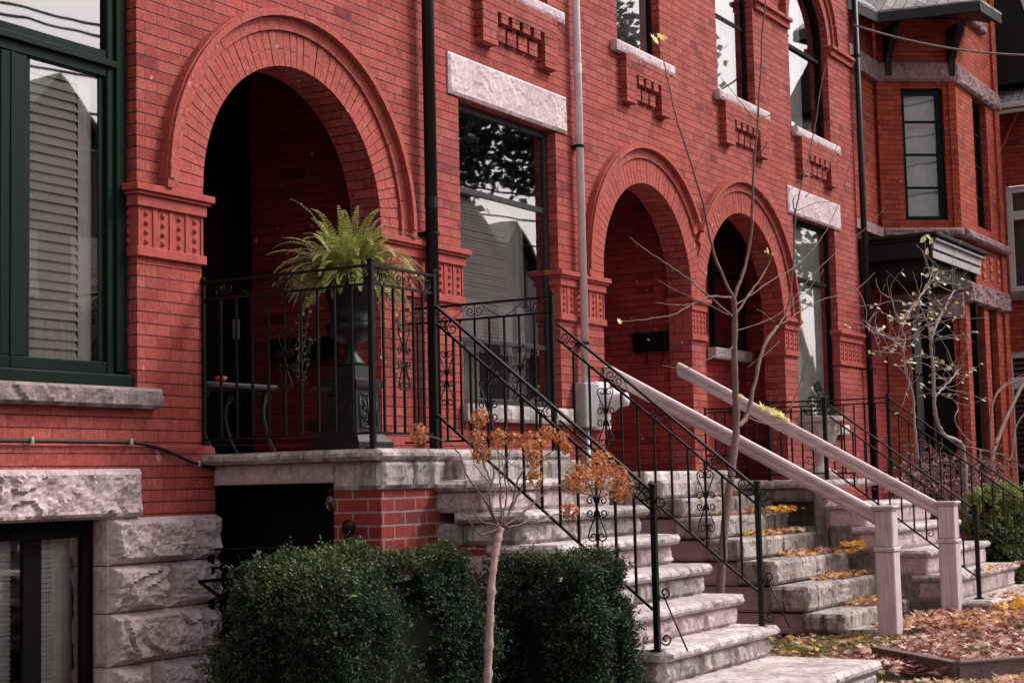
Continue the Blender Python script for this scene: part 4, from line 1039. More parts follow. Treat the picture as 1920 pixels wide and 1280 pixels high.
# ------------------------------------------------------------------ hedges
def hedge(name,label,x0,x1,y0,y1,zt,n,lump=.11,size=.021,mat='hedge',cat='hedge',rnd=.55,zb=GZ,group=None):
    o=thing(name,((x0+x1)/2,(y0+y1)/2,zb),label,cat,group)
    cx,cy=(x0+x1)/2,(y0+y1)/2; hx_,hy_=(x1-x0)/2,(y1-y0)/2; h=zt-zb
    def surf(u,v,k=1.0):
        # superellipsoid dome; u around, v up (0 = equator low, 1 = top)
        cu,su=math.cos(u),math.sin(u); e=rnd
        cv=math.cos(v*PI/2)**e if v<1 else 0; sv=math.sin(v*PI/2)**e
        X=math.copysign(abs(cu)**e,cu)*cv; Y=math.copysign(abs(su)**e,su)*cv
        p=Vector((cx+X*hx_*k,cy+Y*hy_*k,zb+h*(.02+.98*sv)*(k if k<1 else 1)))
        q=p*4.2; d=noise.noise(q)*lump+noise.noise(q*2.7)*lump*.5
        nn=Vector((X/hx_,Y/hy_,sv*1.1/h)).normalized()
        return p+nn*d,nn
    core=MB(); NU,NV=40,12; V=[];F=[]
    for j in range(NV+1):
        for i in range(NU):
            q=surf(2*PI*i/NU,j/NV)[0]; cc=Vector((cx,cy,zb+h*.35)); V.append(cc+(q-cc)*.80)
    for j in range(NV):
        for i in range(NU): F.append((j*NU+i,j*NU+(i+1)%NU,(j+1)*NU+(i+1)%NU,(j+1)*NU+i))
    core.mesh(V,F); core.build('dark_core',M['hedgecore'],o)  # solid core blocks the view through; its dark colour stands in for inner shade
    m=MB()
    for i in range(n):
        u=random.random()*2*PI; v=random.random()**.85 if random.random()<.4 else math.asin(random.random()**(1/rnd))*2/PI
        if math.sin(u)>.45 and v<.6 and random.random()<.75: u=-u
        p,nn=surf(u,v); dep=random.random()**2*.10
        p=p-nn*dep+rv()*.012
        if random.random()<.10: p=p+nn*random.uniform(.02,.07)   # stray shoots
        # sprig of 4 leaves
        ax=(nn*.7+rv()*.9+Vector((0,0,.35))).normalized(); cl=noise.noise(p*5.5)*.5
        t0=.38+cl*.5+random.uniform(-.2,.2)+(.24 if nn.z>.45 else 0)-dep*3.5  # light on the tops and shade deeper in are put into the tint
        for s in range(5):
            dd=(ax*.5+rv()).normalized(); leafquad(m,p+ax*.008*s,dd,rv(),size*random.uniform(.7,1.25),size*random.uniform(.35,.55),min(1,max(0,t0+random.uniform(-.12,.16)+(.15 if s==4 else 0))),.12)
    m.build('foliage',M[mat],o)
    return o
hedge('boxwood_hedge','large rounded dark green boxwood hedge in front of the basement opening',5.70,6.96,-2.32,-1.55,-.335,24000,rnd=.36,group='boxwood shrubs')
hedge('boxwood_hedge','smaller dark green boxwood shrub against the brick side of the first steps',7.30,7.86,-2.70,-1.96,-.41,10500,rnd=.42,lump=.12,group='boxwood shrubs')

# ------------------------------------------------------------------ branch trees
def px_path(pts,Y,wob=.0):
    return [at(x,y,Y) for (x,y) in pts]
def smooth_path(P,n=5,j=.0):
    out=[]
    for i in range(len(P)-1):
        p0=P[max(i-1,0)];p1=P[i];p2=P[i+1];p3=P[min(i+2,len(P)-1)]
        for k in range(n):
            t=k/n; out.append(.5*((2*p1)+(p2-p0)*t+(2*p0-5*p1+4*p2-p3)*t*t+(3*p1-p0-3*p2+p3)*t**3)+(rv()*j if i+k else Vector()))
    out.append(P[-1]); return out
def limb(m,pts,r0,r1,dy=0,n=6,j=.004,knots=True):
    P=[Vector(p) for p in pts]
    for i,p in enumerate(P): 
        P[i]=CAM+(p-CAM)*(1+dy*i/max(1,len(P)-1))   # limbs lean towards or away from the street along their length
    S=smooth_path(P,6,j); N=len(S)
    rs=[(r0+(r1-r0)*i/(N-1))*(1.0+(.18 if knots and i%5==0 else 0)) for i in range(N)]
    m.tube(S,rs,n); return S
bt=thing('bare_tree',at(1352,1120,-1.9),'bare young tree with thin spreading twigs between the first and second steps','tree')
bt.location.z=GZ; bt['_w']=tuple(bt.location)
Y=-1.9
m=MB(); tr=px_path([(1345,1250),(1350,1120),(1358,1000),(1372,880),(1381,790),(1377,690),(1378,600),(1375,556)],Y)
limb(m,tr,.036,.020,0,8,.003)
limb(m,px_path([(1383,800),(1400,780),(1412,730),(1432,650),(1458,612)],Y),.02,.013,-.01)
m.build('trunk',M['bark'],bt,smooth=True)
m=MB(); twigs=[
 ([(1375,560),(1340,480),(1318,380),(1290,290),(1268,220),(1250,140),(1233,78)],.012,.003,.03),
 ([(1303,318),(1322,280),(1343,240)],.005,.002,.0),
 ([(1376,560),(1397,500),(1409,430),(1412,340),(1421,230),(1430,60),(1440,-30)],.014,.005,-.03),
 ([(1422,232),(1395,200),(1352,145)],.005,.002,.02),([(1421,225),(1450,212),(1476,192)],.005,.002,-.02),([(1420,250),(1440,245),(1462,232)],.004,.002,-.02),([(1416,290),(1430,282),(1436,272)],.004,.002,-.02),
 ([(1376,592),(1410,545),(1438,502),(1447,478)],.010,.005,-.02),([(1376,575),(1440,530),(1500,492),(1550,430),(1582,350),(1600,270)],.006,.002,-.05),
 ([(1370,558),(1330,556),(1300,570),(1262,590),(1215,598),(1162,602)],.009,.002,.03),([(1300,570),(1262,572),(1228,566)],.005,.002,.02),
 ([(1372,592),(1320,548),(1280,515),(1225,478),(1180,445)],.008,.003,.04),([(1366,590),(1320,568),(1280,550),(1232,525)],.004,.002,.02),
 ([(1458,612),(1478,575),(1488,480),(1492,400),(1505,340),(1520,280),(1540,160),(1548,120)],.009,.003,-.02),
 ([(1490,398),(1488,370),(1500,365)],.006,.003,0),([(1495,395),(1530,380),(1575,378)],.004,.002,-.02),([(1430,372),(1480,355),(1520,330),(1545,312),(1570,298)],.004,.002,-.02),
 ([(1465,608),(1510,578),(1545,560),(1600,545),(1640,512)],.006,.002,-.03),([(1452,605),(1430,585),(1418,580)],.004,.002,.0),
 ([(1395,778),(1425,792),(1452,793),(1478,783)],.006,.003,0),([(1374,650),(1330,672),(1290,690),(1240,685)],.005,.002,.03),([(1376,620),(1440,600),(1500,560),(1545,505)],.004,.0015,-.03),
 ([(1510,370),(1535,345),(1560,300),(1580,230)],.004,.002,-.03),([(1460,640),(1440,660),(1400,690)],.003,.0015,0),
 ([(1478,575),(1520,520),(1560,480),(1620,430),(1660,390)],.004,.0015,-.04),([(1480,770),(1500,720),(1510,680)],.006,.002,-.02)]
for (pp_,r0,r1,dy) in twigs:
    S=limb(m,px_path(pp_,Y),r0,r1,dy,5)
    for k in range(4,len(S)-2,7):
        if random.random()<.0: pass
m.build('branches',M['bark'],bt,smooth=True)
m=MB()
for (x,y,s) in((1226,72,.055),(1242,70,.05),(1232,78,.045),(1236,66,.045),(1160,602,.035),(1440,470,.045),(1448,476,.025),(1436,472,.02)):
    p=at(x,y,Y); p=CAM+(p-CAM)*(1.03 if x<1300 else .98); maple(m,p,Vector((-.5,-1,.2))+rv()*.5,s,random.random(),random.random()*6)
m.build('leaves',M['yel'],bt)
# yellow leaves caught on the handrail
m=MB()
for i in range(16):
    t=random.gauss(.0,.35); y=-.98+t*.22; z=1.075+(y/-2.45)*-1.375; maple(m,Vector((14.20+random.uniform(-.06,.04),y,z+.04+random.random()*.04)),Vector((-.4,-.6,.8))+rv()*.6,random.uniform(.04,.075),random.uniform(.3,1),random.random()*6)
for i in range(4): y=-.62+random.uniform(-.05,.05); z=1.075+(y/-2.45)*-1.375; maple(m,Vector((14.2,y,z+.04)),Vector((-.4,-.6,.8))+rv()*.6,.045,random.random(),random.random()*6)
c=m.build('caught_leaves',M['yel'],None,origin=(14.2,-.9,.6)); tag(c,'cluster of pale yellow leaves caught on the upper-right wooden handrail','leaves')

# hydrangea standard
Y=-2.5
hy=thing('hydrangea',at(915,1280,Y),'slim bare-stemmed hydrangea with rust-brown dried flower heads in front of the first steps','shrub'); hy.location.z=GZ; hy['_w']=tuple(hy.location)
m=MB(); P=px_path([(908,1420),(914,1275),(918,1180),(922,1090),(930,1030),(938,990)],Y); S=smooth_path(P,9,.001)
kn=random.Random(2); m.tube(S,[.019*(1-.15*i/len(S))*(kn.uniform(1.2,1.45) if i%5==0 else kn.uniform(.95,1.08)) for i in range(len(S))],10); m.build('trunk',M['barkp'],hy,smooth=True)
m=MB(); heads=[(900,783,17),(894,820,15),(903,850,19),(934,822,17),(965,825,15),(1000,832,24),(1002,862,18),(1004,897,15),(1026,812,16),(1052,822,13),(1062,840,10),(785,813,18),(1072,905,20),(1085,890,22),(1120,885,33),(1145,905,28),(1168,918,24),(1130,868,24),(1068,958,17),(1095,900,22),(1160,890,18)]
br=[([(938,990),(920,960),(905,930),(880,900),(860,850),(840,830),(785,813)],.006,.03),([(936,985),(918,940),(925,880),(905,850),(903,850)],.006,.02),([(920,900),(905,860),(897,800),(900,783)],.005,.02),
 ([(940,985),(938,920),(935,870),(934,822)],.006,0),([(940,980),(950,930),(945,880),(965,825)],.005,-.01),([(942,985),(965,940),(985,900),(1004,897)],.006,-.02),([(955,960),(975,890),(1000,862),(1000,832)],.005,-.01),
 ([(945,988),(980,960),(1020,925),(1040,912),(1072,905)],.007,-.03),([(1040,912),(1080,908),(1120,890)],.006,-.03),([(1060,912),(1120,930),(1168,918)],.005,-.03),([(950,990),(1000,975),(1040,965),(1068,958)],.006,-.03),
 ([(985,900),(1010,850),(1026,812)],.004,-.02),([(1005,870),(1035,845),(1052,822)],.004,-.02),([(935,985),(900,975),(885,950),(872,905),(868,860)],.004,.03),([(936,990),(900,1000),(870,965),(825,930)],.005,.03),
 ([(925,930),(950,880),(985,850)],.003,0),([(915,900),(890,870),(880,830),(875,790)],.003,.02),([(1120,890),(1140,880),(1150,870)],.004,-.03),([(960,920),(940,860),(950,800)],.003,0),([(905,860),(925,840),(960,870),(985,880)],.003,0)]
for (pp_,r,dy) in br: limb(m,px_path(pp_,Y),r,r*.4,dy,5)
m.build('branches',M['bark'],hy,smooth=True)
for (x,y,rp) in heads:
    m=MB(); c=at(x,y,Y); dyy=.0
    if x<930: dyy=.02
    if x>990: dyy=-.02
    if x>1055: dyy=-.03
    if x<820: dyy=.03
    c=CAM+(c-CAM)*(1+dyy); r=rp*depth(c)/FPX*1.05
    for i in range(int(34+rp*4.6)):
        d=rv(); rr=r*(.45+.55*random.random()**.4)*(1+.2*noise.noise(d*3+Vector((x,0,0))))
        p=c+d*rr; n=(d+rv()*.5).normalized(); u=n.orthogonal().normalized(); s=.0098*random.uniform(.7,1.3); t0=random.betavariate(2,2)
        for k in range(4):
            e=Matrix.Rotation(k*PI/2+random.random()*.3,3,n)@u; leafquad(m,p,e+n*.35,n,s,s*.85,min(1,max(0,t0+random.uniform(-.15,.15))))
    m.build('flower_head',M['dry'],hy)

# vine tree in front of the bay house, behind third steps
Y=-1.75
vt=thing('gnarled_vine',at(1770,1000,Y),'gnarled pale vine tree with sparse yellow-green leaves in front of the far bay house','tree'); vt.location.z=GZ; vt['_w']=tuple(vt.location)
m=MB()
big=[([(1812,980),(1808,860),(1800,830),(1770,815),(1755,780),(1751,740),(1750,690),(1745,640),(1760,600),(1775,570),(1790,545)],.026,.010,0),
 ([(1752,745),(1770,725),(1785,710),(1800,690)],.012,.006,0),([(1745,650),(1740,610),(1728,580),(1722,560)],.012,.006,.01),
 ([(1722,860),(1715,800),(1712,740),(1700,700),(1693,660),(1696,630),(1680,590),(1672,560)],.014,.006,0),([(1697,655),(1670,635),(1640,620),(1625,606)],.010,.004,0),
 ([(1722,560),(1740,530),(1750,500),(1735,470)],.006,.003,0),([(1690,615),(1715,570),(1745,530),(1760,510)],.008,.003,0),([(1820,830),(1795,800),(1790,780),(1797,765),(1785,745)],.008,.004,0)]
tips=[]
for (pp_,r0,r1,dy) in big: S=limb(m,px_path(pp_,Y),r0,r1,dy,6,.006); tips+= S[len(S)//3:]
m.build('trunk',M['vine'],vt,smooth=True)
m=MB(); lv=MB(); rnd=random.Random(4)
for i in range(140):
    p=rnd.choice(tips)
    if p.z<.75: continue
    d=Vector((rnd.uniform(-.8,.8),rnd.uniform(-.8,.6),rnd.uniform(-.4,.9))).normalized(); q=p.copy(); pts=[q.copy()]
    for k in range(rnd.randint(4,9)):
        d=(d+Vector((rnd.uniform(-.5,.5),rnd.uniform(-.5,.5),rnd.uniform(-.45,.45)))*.8).normalized(); q=q+d*rnd.uniform(.04,.09); pts.append(q.copy())
    if max(t.z for t in pts)>2.55: continue
    m.tube(pts,[.0046*(1-.7*k/len(pts)) for k in range(len(pts))],4)
    if rnd.random()<.6:
        for _ in range(rnd.randint(1,3)): 
            pz=rnd.choice(pts[2:]); leafquad(lv,pz,Vector((rnd.uniform(-1,1),rnd.uniform(-1,1),rnd.uniform(-1,.3))),Vector((-.3,-.5,.8)),rnd.uniform(.04,.08),rnd.uniform(.03,.055),rnd.random(),.15)
for (x,y) in((1735,440),(1728,452),(1742,458),(1735,478),(1725,455)): leafquad(lv,at(x,y,Y),Vector((.3,-.2,rnd.uniform(-.3,.8))),Vector((-.3,-.8,.3)),.09,.06,.35+rnd.random()*.3,.15)
limb(m,px_path([(1745,520),(1738,490),(1735,455)],Y),.005,.003,0,5)
m.build('twigs',M['vine'],vt,smooth=True); lv.build('leaves',M['vleaf'],vt)
# dark leaning tree, right edge
Y=-1.2
dt=thing('bare_tree',at(1860,900,Y),'dark leaning bare tree at the right edge before the far window','tree'); dt.location.z=GZ; dt['_w']=tuple(dt.location)
m=MB(); limb(m,px_path([(1850,1020),(1856,900),(1862,850),(1880,800),(1905,745),(1935,690),(1980,600)],Y),.035,.018,0,7)
limb(m,px_path([(1858,870),(1856,800),(1862,755),(1872,735),(1890,720),(1925,705)],Y),.016,.008,0,6); m.build('trunk',M['bark'],dt,smooth=True)
m=MB(); limb(m,px_path([(1875,850),(1895,860),(1905,800),(1925,770)],Y),.014,.006,.02,5); limb(m,px_path([(1865,740),(1890,715),(1925,700)],Y),.007,.003,0,5)
limb(m,px_path([(1800,835),(1850,845),(1895,858),(1930,890)],Y),.010,.006,0,5); m.build('branches',M['bark'],dt,smooth=True)
# tangle of bare creeper on a frame
tg=thing('bare_creeper',(17.6,-1.7,GZ),'tangled bare brown creeper on its frame, right of the third steps','shrub')
m=MB(); lv=MB(); rnd=random.Random(11)
c0=at(1790,860,-1.5); 
for i in range(240):
    x=rnd.uniform(1690,1885); y=rnd.uniform(842,900)+rnd.random()*30; p=at(x,y,rnd.uniform(-1.75,-1.2)); pts=[p.copy()]; d=Vector((rnd.uniform(-1,1),rnd.uniform(-1,1),rnd.uniform(-.5,.5))).normalized()
    for k in range(rnd.randint(4,10)):
        d=(d+Vector((rnd.uniform(-.7,.7),rnd.uniform(-.7,.7),rnd.uniform(-.6,.45)))).normalized(); p=p+d*.045; 
        if p.z>.33: p.z=.33-rnd.random()*.05
        pts.append(p.copy())
    m.tube(pts,.0045,4)
    for k in range(3): leafquad(lv,rnd.choice(pts),Vector((rnd.uniform(-1,1),rnd.uniform(-1,1),rnd.uniform(-1,1))),Vector((0,-.5,1)),.05,.035,rnd.random()*.55)
for i in range(34):
    p=at(rnd.uniform(1700,1880),rnd.uniform(870,920),rnd.uniform(-1.7,-1.2)); pts=[p.copy()]
    while p.z>GZ: p=p+Vector((rnd.uniform(-.04,.04),rnd.uniform(-.04,.04),-.09)); pts.append(p.copy())
    m.tube(pts,rnd.uniform(.004,.012),5)
m.build('stems',M['bark'],tg); lv.build('dry_leaves',M['fall'],tg)
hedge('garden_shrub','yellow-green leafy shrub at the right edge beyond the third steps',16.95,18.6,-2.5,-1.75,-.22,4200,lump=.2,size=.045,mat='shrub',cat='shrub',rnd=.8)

# garden table with cast legs on the first porch
o=thing('garden_table',(7.75,-.25,.2),'dark table with scrolled green iron legs on the first porch','table')
p=at(480,838,-.1); 
lx,ly=8.15,.25
m=MB(); m.bbox(7.55,8.25,.05,.45,.62,.65,.008); m.build('table_top',M['castiron'],o)
for (x,y) in((8.2,.1),(8.2,.42),(7.6,.1),(7.6,.42)):
    m=MB(); S=smooth_path([Vector((x-.02,y,.62)),Vector((x-.05,y,.54)),Vector((x-.06,y,.45)),Vector((x-.02,y,.33)),Vector((x+.03,y,.25)),Vector((x+.08,y,.205))],5); m.tube(S,[.018-.007*i/len(S) for i in range(len(S))],7)
    m.tube(spiral((x-.02,y,.57),(1,0,0),(0,0,1),.04,.01,1.3,0),.006,5); m.build('leg',M['castiron'],o,smooth=True)
o_=MB(); o_.lathe(7.62,.0,[(.02,.652),(.03,.655),(.04,.668),(.036,.678),(.015,.682)],14); c=o_.build('red_dish',M['red'],None,origin=(7.62,0,.65)); tag(c,'small red dish on the dark porch table behind the brick pier','dish')

# ------------------------------------------------------------------ far bay house
bh=thing('bay_house',(22.5,0,GZ),'orange-red brick bay house with stone bands and narrow dark windows beyond the row','house')
O=Vector((21.4,.2,0)); U=Vector((.6045,-.7966,0)); NN=Vector((-.7966,-.6045,0)); FL=1.092
def cq(m,a,b,z0,z1,off=0.0):
    p=O+U*a+NN*off;q=O+U*b+NN*off; m.face([(p.x,p.y,z0),(q.x,q.y,z0),(q.x,q.y,z1),(p.x,p.y,z1)])
def cbox(m,a,b,n0,n1,z0,z1):
    P=[O+U*s+NN*n+Vector((0,0,z)) for z in(z0,z1) for n in(n1,n0) for s in(a,b)]
    m.mesh(P,[(0,2,3,1),(4,5,7,6),(0,1,5,4),(2,6,7,3),(0,4,6,2),(1,3,7,5)])
m=MB()
FY=-.67; FX=22.06; FXR=24.35
# canted facet: upper with window, lower with window and door
for (a,b,z0,z1) in((0,.33,GZ,8),(.93,FL,GZ,8),(.33,.93,5.25,8),(.33,.93,2.35,3.42),(.33,.93,GZ,-.2)): cq(m,a,b,z0,z1)
for (z0,z1) in((3.42,5.25),(-.2,2.35)):
    for s in(.33,.93):
        p=O+U*s; q=p-NN*.12; pts=[(p.x,p.y,z0),(q.x,q.y,z0),(q.x,q.y,z1),(p.x,p.y,z1)]; m.face(pts)
wall_panel(m,FX,FXR,GZ,8,[dict(x0=22.98,x1=23.72,z0=3.45,z1=5.33,dep=.15),dict(x0=22.35,x1=23.1,z0=-.2,z1=2.45,dep=.15),dict(x0=23.35,x1=23.8,z0=-.2,z1=2.45,dep=.15),dict(x0=22.9,x1=23.6,z0=6.5,z1=8,dep=.15)],Y=FY)
m.face([(19.9,.25,GZ),(21.45,.25,GZ),(21.45,.25,8),(19.9,.25,8)]); m.face([(FXR,FY,GZ),(FXR,3,GZ),(FXR,3,8),(FXR,FY,8)])
m.build('brick_wall',M['brick_orange'],bh)
# pilaster strips either side of the facet
m=MB(); cbox(m,-.02,.10,-.02,.03,GZ,5.33); cbox(m,1.0,1.10,-.02,.03,GZ,5.33); m.box(FXR-.22,FXR+.02,FY-.035,FY,GZ,8); m.build('corner_pilaster',M['brick_orange'],bh)
def band(name,z0,z1,pr,mat,sd):
    m=MB(); cbox(m,-.03,FL+.02,-.01,pr,z0,z1); p=O-U*.03+NN*pr; m.rock((p.x,p.y,z0),U,(0,0,1),NN,FL+.05,z1-z0,.03,.035,.02,sd,.03)
    m.box(FX-.02,FXR+.03,FY-pr,FY,z0,z1); m.rock((FX-.02,FY-pr,z0),(1,0,0),(0,0,1),(0,-1,0),FXR-FX+.05,z1-z0,.03,.035,.02,sd+2,.03)
    m.box(19.95,21.44,.16,.25,z0,z1); m.build(name,M[mat],bh)
band('stone_band',5.33,5.60,.035,'brown',401); band('stone_band',3.17,3.30,.09,'brown',405); 
m=MB(); cbox(m,.05,1.08,-.01,.04,2.07,2.42); p=O+U*.05+NN*.04; m.rock((p.x,p.y,2.07),U,(0,0,1),NN,1.03,.35,.04,.04,.02,411,.03); m.rock((FX+.1,FY-.03,2.30),(1,0,0),(0,0,1),(0,-1,0),FXR-FX-.1,.30,.05,.05,.02,412,.03); m.box(FX+.1,FXR,FY-.03,FY,2.30,2.6); m.build('stone_band',M['brown'],bh)
# windows on the facet
def fwin(a,b,z0,z1,n,name='window'):
    f=MB(); t=.06
    for (s0,s1,c,d) in((a,a+t,z0,z1),(b-t*1.4,b,z0,z1),(a+t,b-t*1.4,z0,z0+t),(a+t,b-t*1.4,z1-t*1.4,z1)): cbox(f,s0,s1,-.12,-.06,c,d)
    for k in range(1,n): zz=z0+(z1-z0)*k/n; cbox(f,a+t,b-t*1.4,-.11,-.07,zz-.015,zz+.015)
    w=f.build(name,M['green'],bh)
    g=MB(); cq(g,a+t*.5,b-t,z0+.02,z1-.02,-.095); g.build('pane',M['glassd'],w)
    c=MB(); cq(c,a,b,z0,z1,-.22); c.build('curtain',M['curtain'] if n==4 else M['blindg'],w)
    return w
fwin(.33,.93,3.42,5.25,4); 
w=fwin(.33,.62,-.2,2.07,3); 
dm=MB(); cbox(dm,.62,.93,-.12,-.05,-.2,2.07); dm.build('door',M['blackp'],bh)
def frwin(x0,x1,z0,z1,n):
    f=MB(); y=FY+.09; t=.06
    for (a,b,c,d) in((x0,x0+t,z0,z1),(x1-t,x1,z0,z1),(x0+t,x1-t,z0,z0+t),(x0+t,x1-t,z1-t,z1)): f.box(a,b,y,y+.05,c,d)
    for k in range(1,n): zz=z0+(z1-z0)*k/n; f.box(x0+t,x1-t,y+.01,y+.04,zz-.015,zz+.015)
    w=f.build('window',M['green'],bh); g=MB(); g.face([(x0+.02,y+.03,z0),(x1-.02,y+.03,z0),(x1-.02,y+.03,z1),(x0+.02,y+.03,z1)]); g.build('pane',M['glassd'],w)
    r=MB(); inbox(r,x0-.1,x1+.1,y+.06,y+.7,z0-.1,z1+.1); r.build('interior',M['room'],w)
frwin(22.98,23.72,3.45,5.33,4); frwin(22.9,23.6,6.5,8,2); frwin(23.35,23.8,-.2,2.3,3)
dm=MB(); dm.box(22.35,23.1,FY+.08,FY+.14,-.2,2.4); dm.bbox(22.42,22.5,FY+.06,FY+.079,0,2.2,.005); dm.build('door',M['blackp'],bh)
m=MB(); m.rock((22.85,FY-.06,6.36),(1,0,0),(0,0,1),(0,-1,0),.85,.14,.03,.03,.02,420); m.box(22.85,23.7,FY-.06,FY,6.36,6.5); m.build('sill',M['brown'],bh)
# carved panels
m=MB()
for i in range(5):
    for j in range(3): m.bbox(22.3+i*.4,22.45+i*.4,FY-.02,FY,2.72+j*.13,2.80+j*.13,.01)
m.build('carved_panel',M['terra_o'],bh)
# entry hood
hd=MB(); hd.bbox(20.32,22.62,-.76,.24,2.72,2.98,.01); hd.bbox(20.24,22.72,-.86,.24,2.98,3.03,.008); hd.bbox(20.28,22.66,-.82,.24,2.94,2.98,.006)
hd.bbox(20.5,22.5,-.70,.24,2.45,2.718,.01)
h_=hd.build('entry_hood',M['tarpaper'],bh)
hf=MB()
for (z0,z1,y) in((2.70,2.80,-.775),(2.82,2.92,-.79),(2.925,2.955,-.83)): hf.bbox(20.33,22.60,y,-.7605,z0,z1,.006)
hf.build('fascia',plain_mat('grey white paint',(.42,.38,.39),.7,.2,.2,10),h_)
hb=MB(); hb.bbox(20.42,20.54,-.66,-.54,GZ,2.45,.01); hb.bbox(22.40,22.5,-.74,-.66,-.3,2.7,.01); hb.build('hood_post',M['blackp'],h_)
sl=MB(); sl.face([(19.95,.22,GZ),(21.35,.22,GZ),(21.35,.22,2.4),(19.95,.22,2.4)]); sl.build('entry_recess',M['brick_in'],bh)
# big eave above the facet
r_=MB(); r_.prism([(19.7,.26,6.05),(20.70,-.03,5.95),(21.52,-1.12,6.14),(22.9,-1.0,6.3),(22.9,.8,6.9),(19.7,.8,6.6)],(0,0,.05)); ro=r_.build('roof',M['tarpaper'],bh)
r_=MB()
for (a,b) in(((19.62,.24,6.10),(20.66,-.06,6.00)),((20.66,-.06,6.00),(21.56,-1.17,6.19)),((21.56,-1.17,6.19),(23.0,-1.10,6.36))): r_.bar(a,b,.07,.13)
r_.build('fascia',M['tarpaper'],ro)
r_=MB(); 
E1,E2,E3=(20.64,-.09,6.07),(21.60,-1.21,6.26),(23.0,-1.14,6.42)
for q_ in([(19.6,.2,6.17),E1,(21.6,.9,7.1),(19.6,.9,6.95)],[E1,E2,(22.3,.2,7.4),(21.6,.9,7.1)],[E2,E3,(23.1,.2,7.5),(22.3,.2,7.4)]): r_.prism(q_,(0,0,.03))
r_.build('shingles',M['shingle'],ro)
for s in(.10,1.0):
    b=MB(); p=O+U*s; P=[p+NN*.0+Vector((0,0,5.40)),p+NN*.07+Vector((0,0,5.40)),p+NN*.10+Vector((0,0,5.62)),p+NN*.45+Vector((0,0,5.98)),p+NN*.45+Vector((0,0,6.05)),p+Vector((0,0,6.05))]; b.prism(P,U*.09); b.build('bracket',M['tarpaper'],ro)
# ------------------------------------------------------------------ far gabled house
gh=thing('gabled_house',(26,-1.5,GZ),'brick house with a black gable and shingled pent roof at the right edge','house')
GX=26.0
def xq(m,y0,y1,z0,z1,x=GX): m.face([(x,y0,z0),(x,y1,z0),(x,y1,z1),(x,y0,z1)][::-1])
m=MB()
WIN=[(-1.9,-.34,2.80,4.48),(-1.9,-.22,-.9,1.86)]
for (y0,y1,z0,z1) in((-2.6,-1.9,GZ,7),(-.22,1.5,GZ,7),(-.34,-.22,1.86,7),(-1.9,-.34,4.48,7),(-1.9,-.34,1.86,2.80),(-1.9,-.22,GZ,-.9)): xq(m,y0,y1,z0,z1)
m.face([(GX,-2.6,GZ),(34,-2.6,GZ),(34,-2.6,12),(GX,-2.6,12)]); m.face([(GX,1.5,GZ),(34,1.5,GZ),(34,1.5,12),(GX,1.5,12)])
for (a,b,c,d) in WIN:
    for (p,q_) in((a,c),(b,c)): m.face([(GX,p,c),(GX+.12,p,c),(GX+.12,p,d),(GX,p,d)])
m.build('brick_wall',M['brick_orange'],gh)
def gwin(y0,y1,z0,z1,bars,bl):
    f=MB(); x=GX+.05
    for (a,b,c,d) in((y0,y0+.09,z0,z1),(y1-.09,y1,z0,z1),(y0+.09,y1-.09,z0,z0+.09),(y0+.09,y1-.09,z1-.10,z1)): f.bbox(x,x+.07,a,b,c,d,.006)
    for (zz,t) in bars: f.bbox(x+.01,x+.06,y0+.09,y1-.09,zz-t,zz+t,.006)
    w=f.build('window',M['whitep'],gh); g=MB(); xq(g,y0,y1,z0,z1,x+.04); g.build('pane',M['glassd'],w)
    r=MB(); xq(r,y0-.1,y1+.1,z0-.1,z1+.1,x+.6); r.face([(x+.08,y1,z0),(x+.6,y1,z0),(x+.6,y1,z1),(x+.08,y1,z1)]); r.build('interior',M['room'],w)
    b=MB()
    if bl:
        z=z0+.1
        while z<z1-.1: b.face([(x+.16,y0,z),(x+.16,y1,z),(x+.22,y1,z+.05),(x+.22,y0,z+.05)]); z+=.085
        b.build('blind',M['blindg'],w)
    else: xq(b,y0,y1,z0,z1,x+.25); b.build('curtain',M['blindg'],w)
gwin(*WIN[0],[(4.02,.07)],False); gwin(*WIN[1],[(1.36,.09)],True)
m=MB(); m.box(GX-.06,GX+.05,-2.1,-.2,2.66,2.80); m.build('sill',M['brown'],gh)
m=MB(); m.tube([(GX-.02,-.2,4.9)]+[(GX-.02,-.25-.12*k,4.9+.30*k-.016*k*k) for k in range(1,6)],.03,5); m.build('brace',M['terra_o'],gh)
m=MB(); m.prism([(GX-.55,-2.8,5.70),(GX,-2.8,6.06),(GX,-2.8,5.95),(GX-.5,-2.8,5.64)],(0,4.6,0)); pr=m.build('pent_roof',M['shingle'],gh)
m=MB(); m.bbox(GX-.60,GX-.54,-2.8,1.8,5.62,5.70,.01); m.bbox(GX-.54,GX-.48,-2.8,1.8,5.55,5.61,.01); m.build('gutter',M['whitep'],pr)
m=MB(); m.prism([(GX-.35,-3.0,6.05),(GX-.35,1.9,6.05),(GX-.35,1.9,8.6),(GX-.35,-.2,10.6)],(1.0,0,0)); g=m.build('gable',M['tarpaper'],gh)
m=MB(); m.bar((GX-.42,-1.25,6.05),(GX-.42,.1,10.8),.06,.10); m.build('bargeboard',M['whitep'],g)

# overhead wire across the right corner
m=MB(); a=at(1600,47,-.3); b=at(1990,103,-2.5); N=16
m.tube([a.lerp(b,k/N)+Vector((0,0,-.12*4*(k/N)*(1-k/N))) for k in range(N+1)],.013,6); c=m.build('overhead_wire',M['wire'],None,smooth=True,origin=tuple(a)); tag(c,'single pale overhead wire from the far downpipe across the upper right corner','wire')

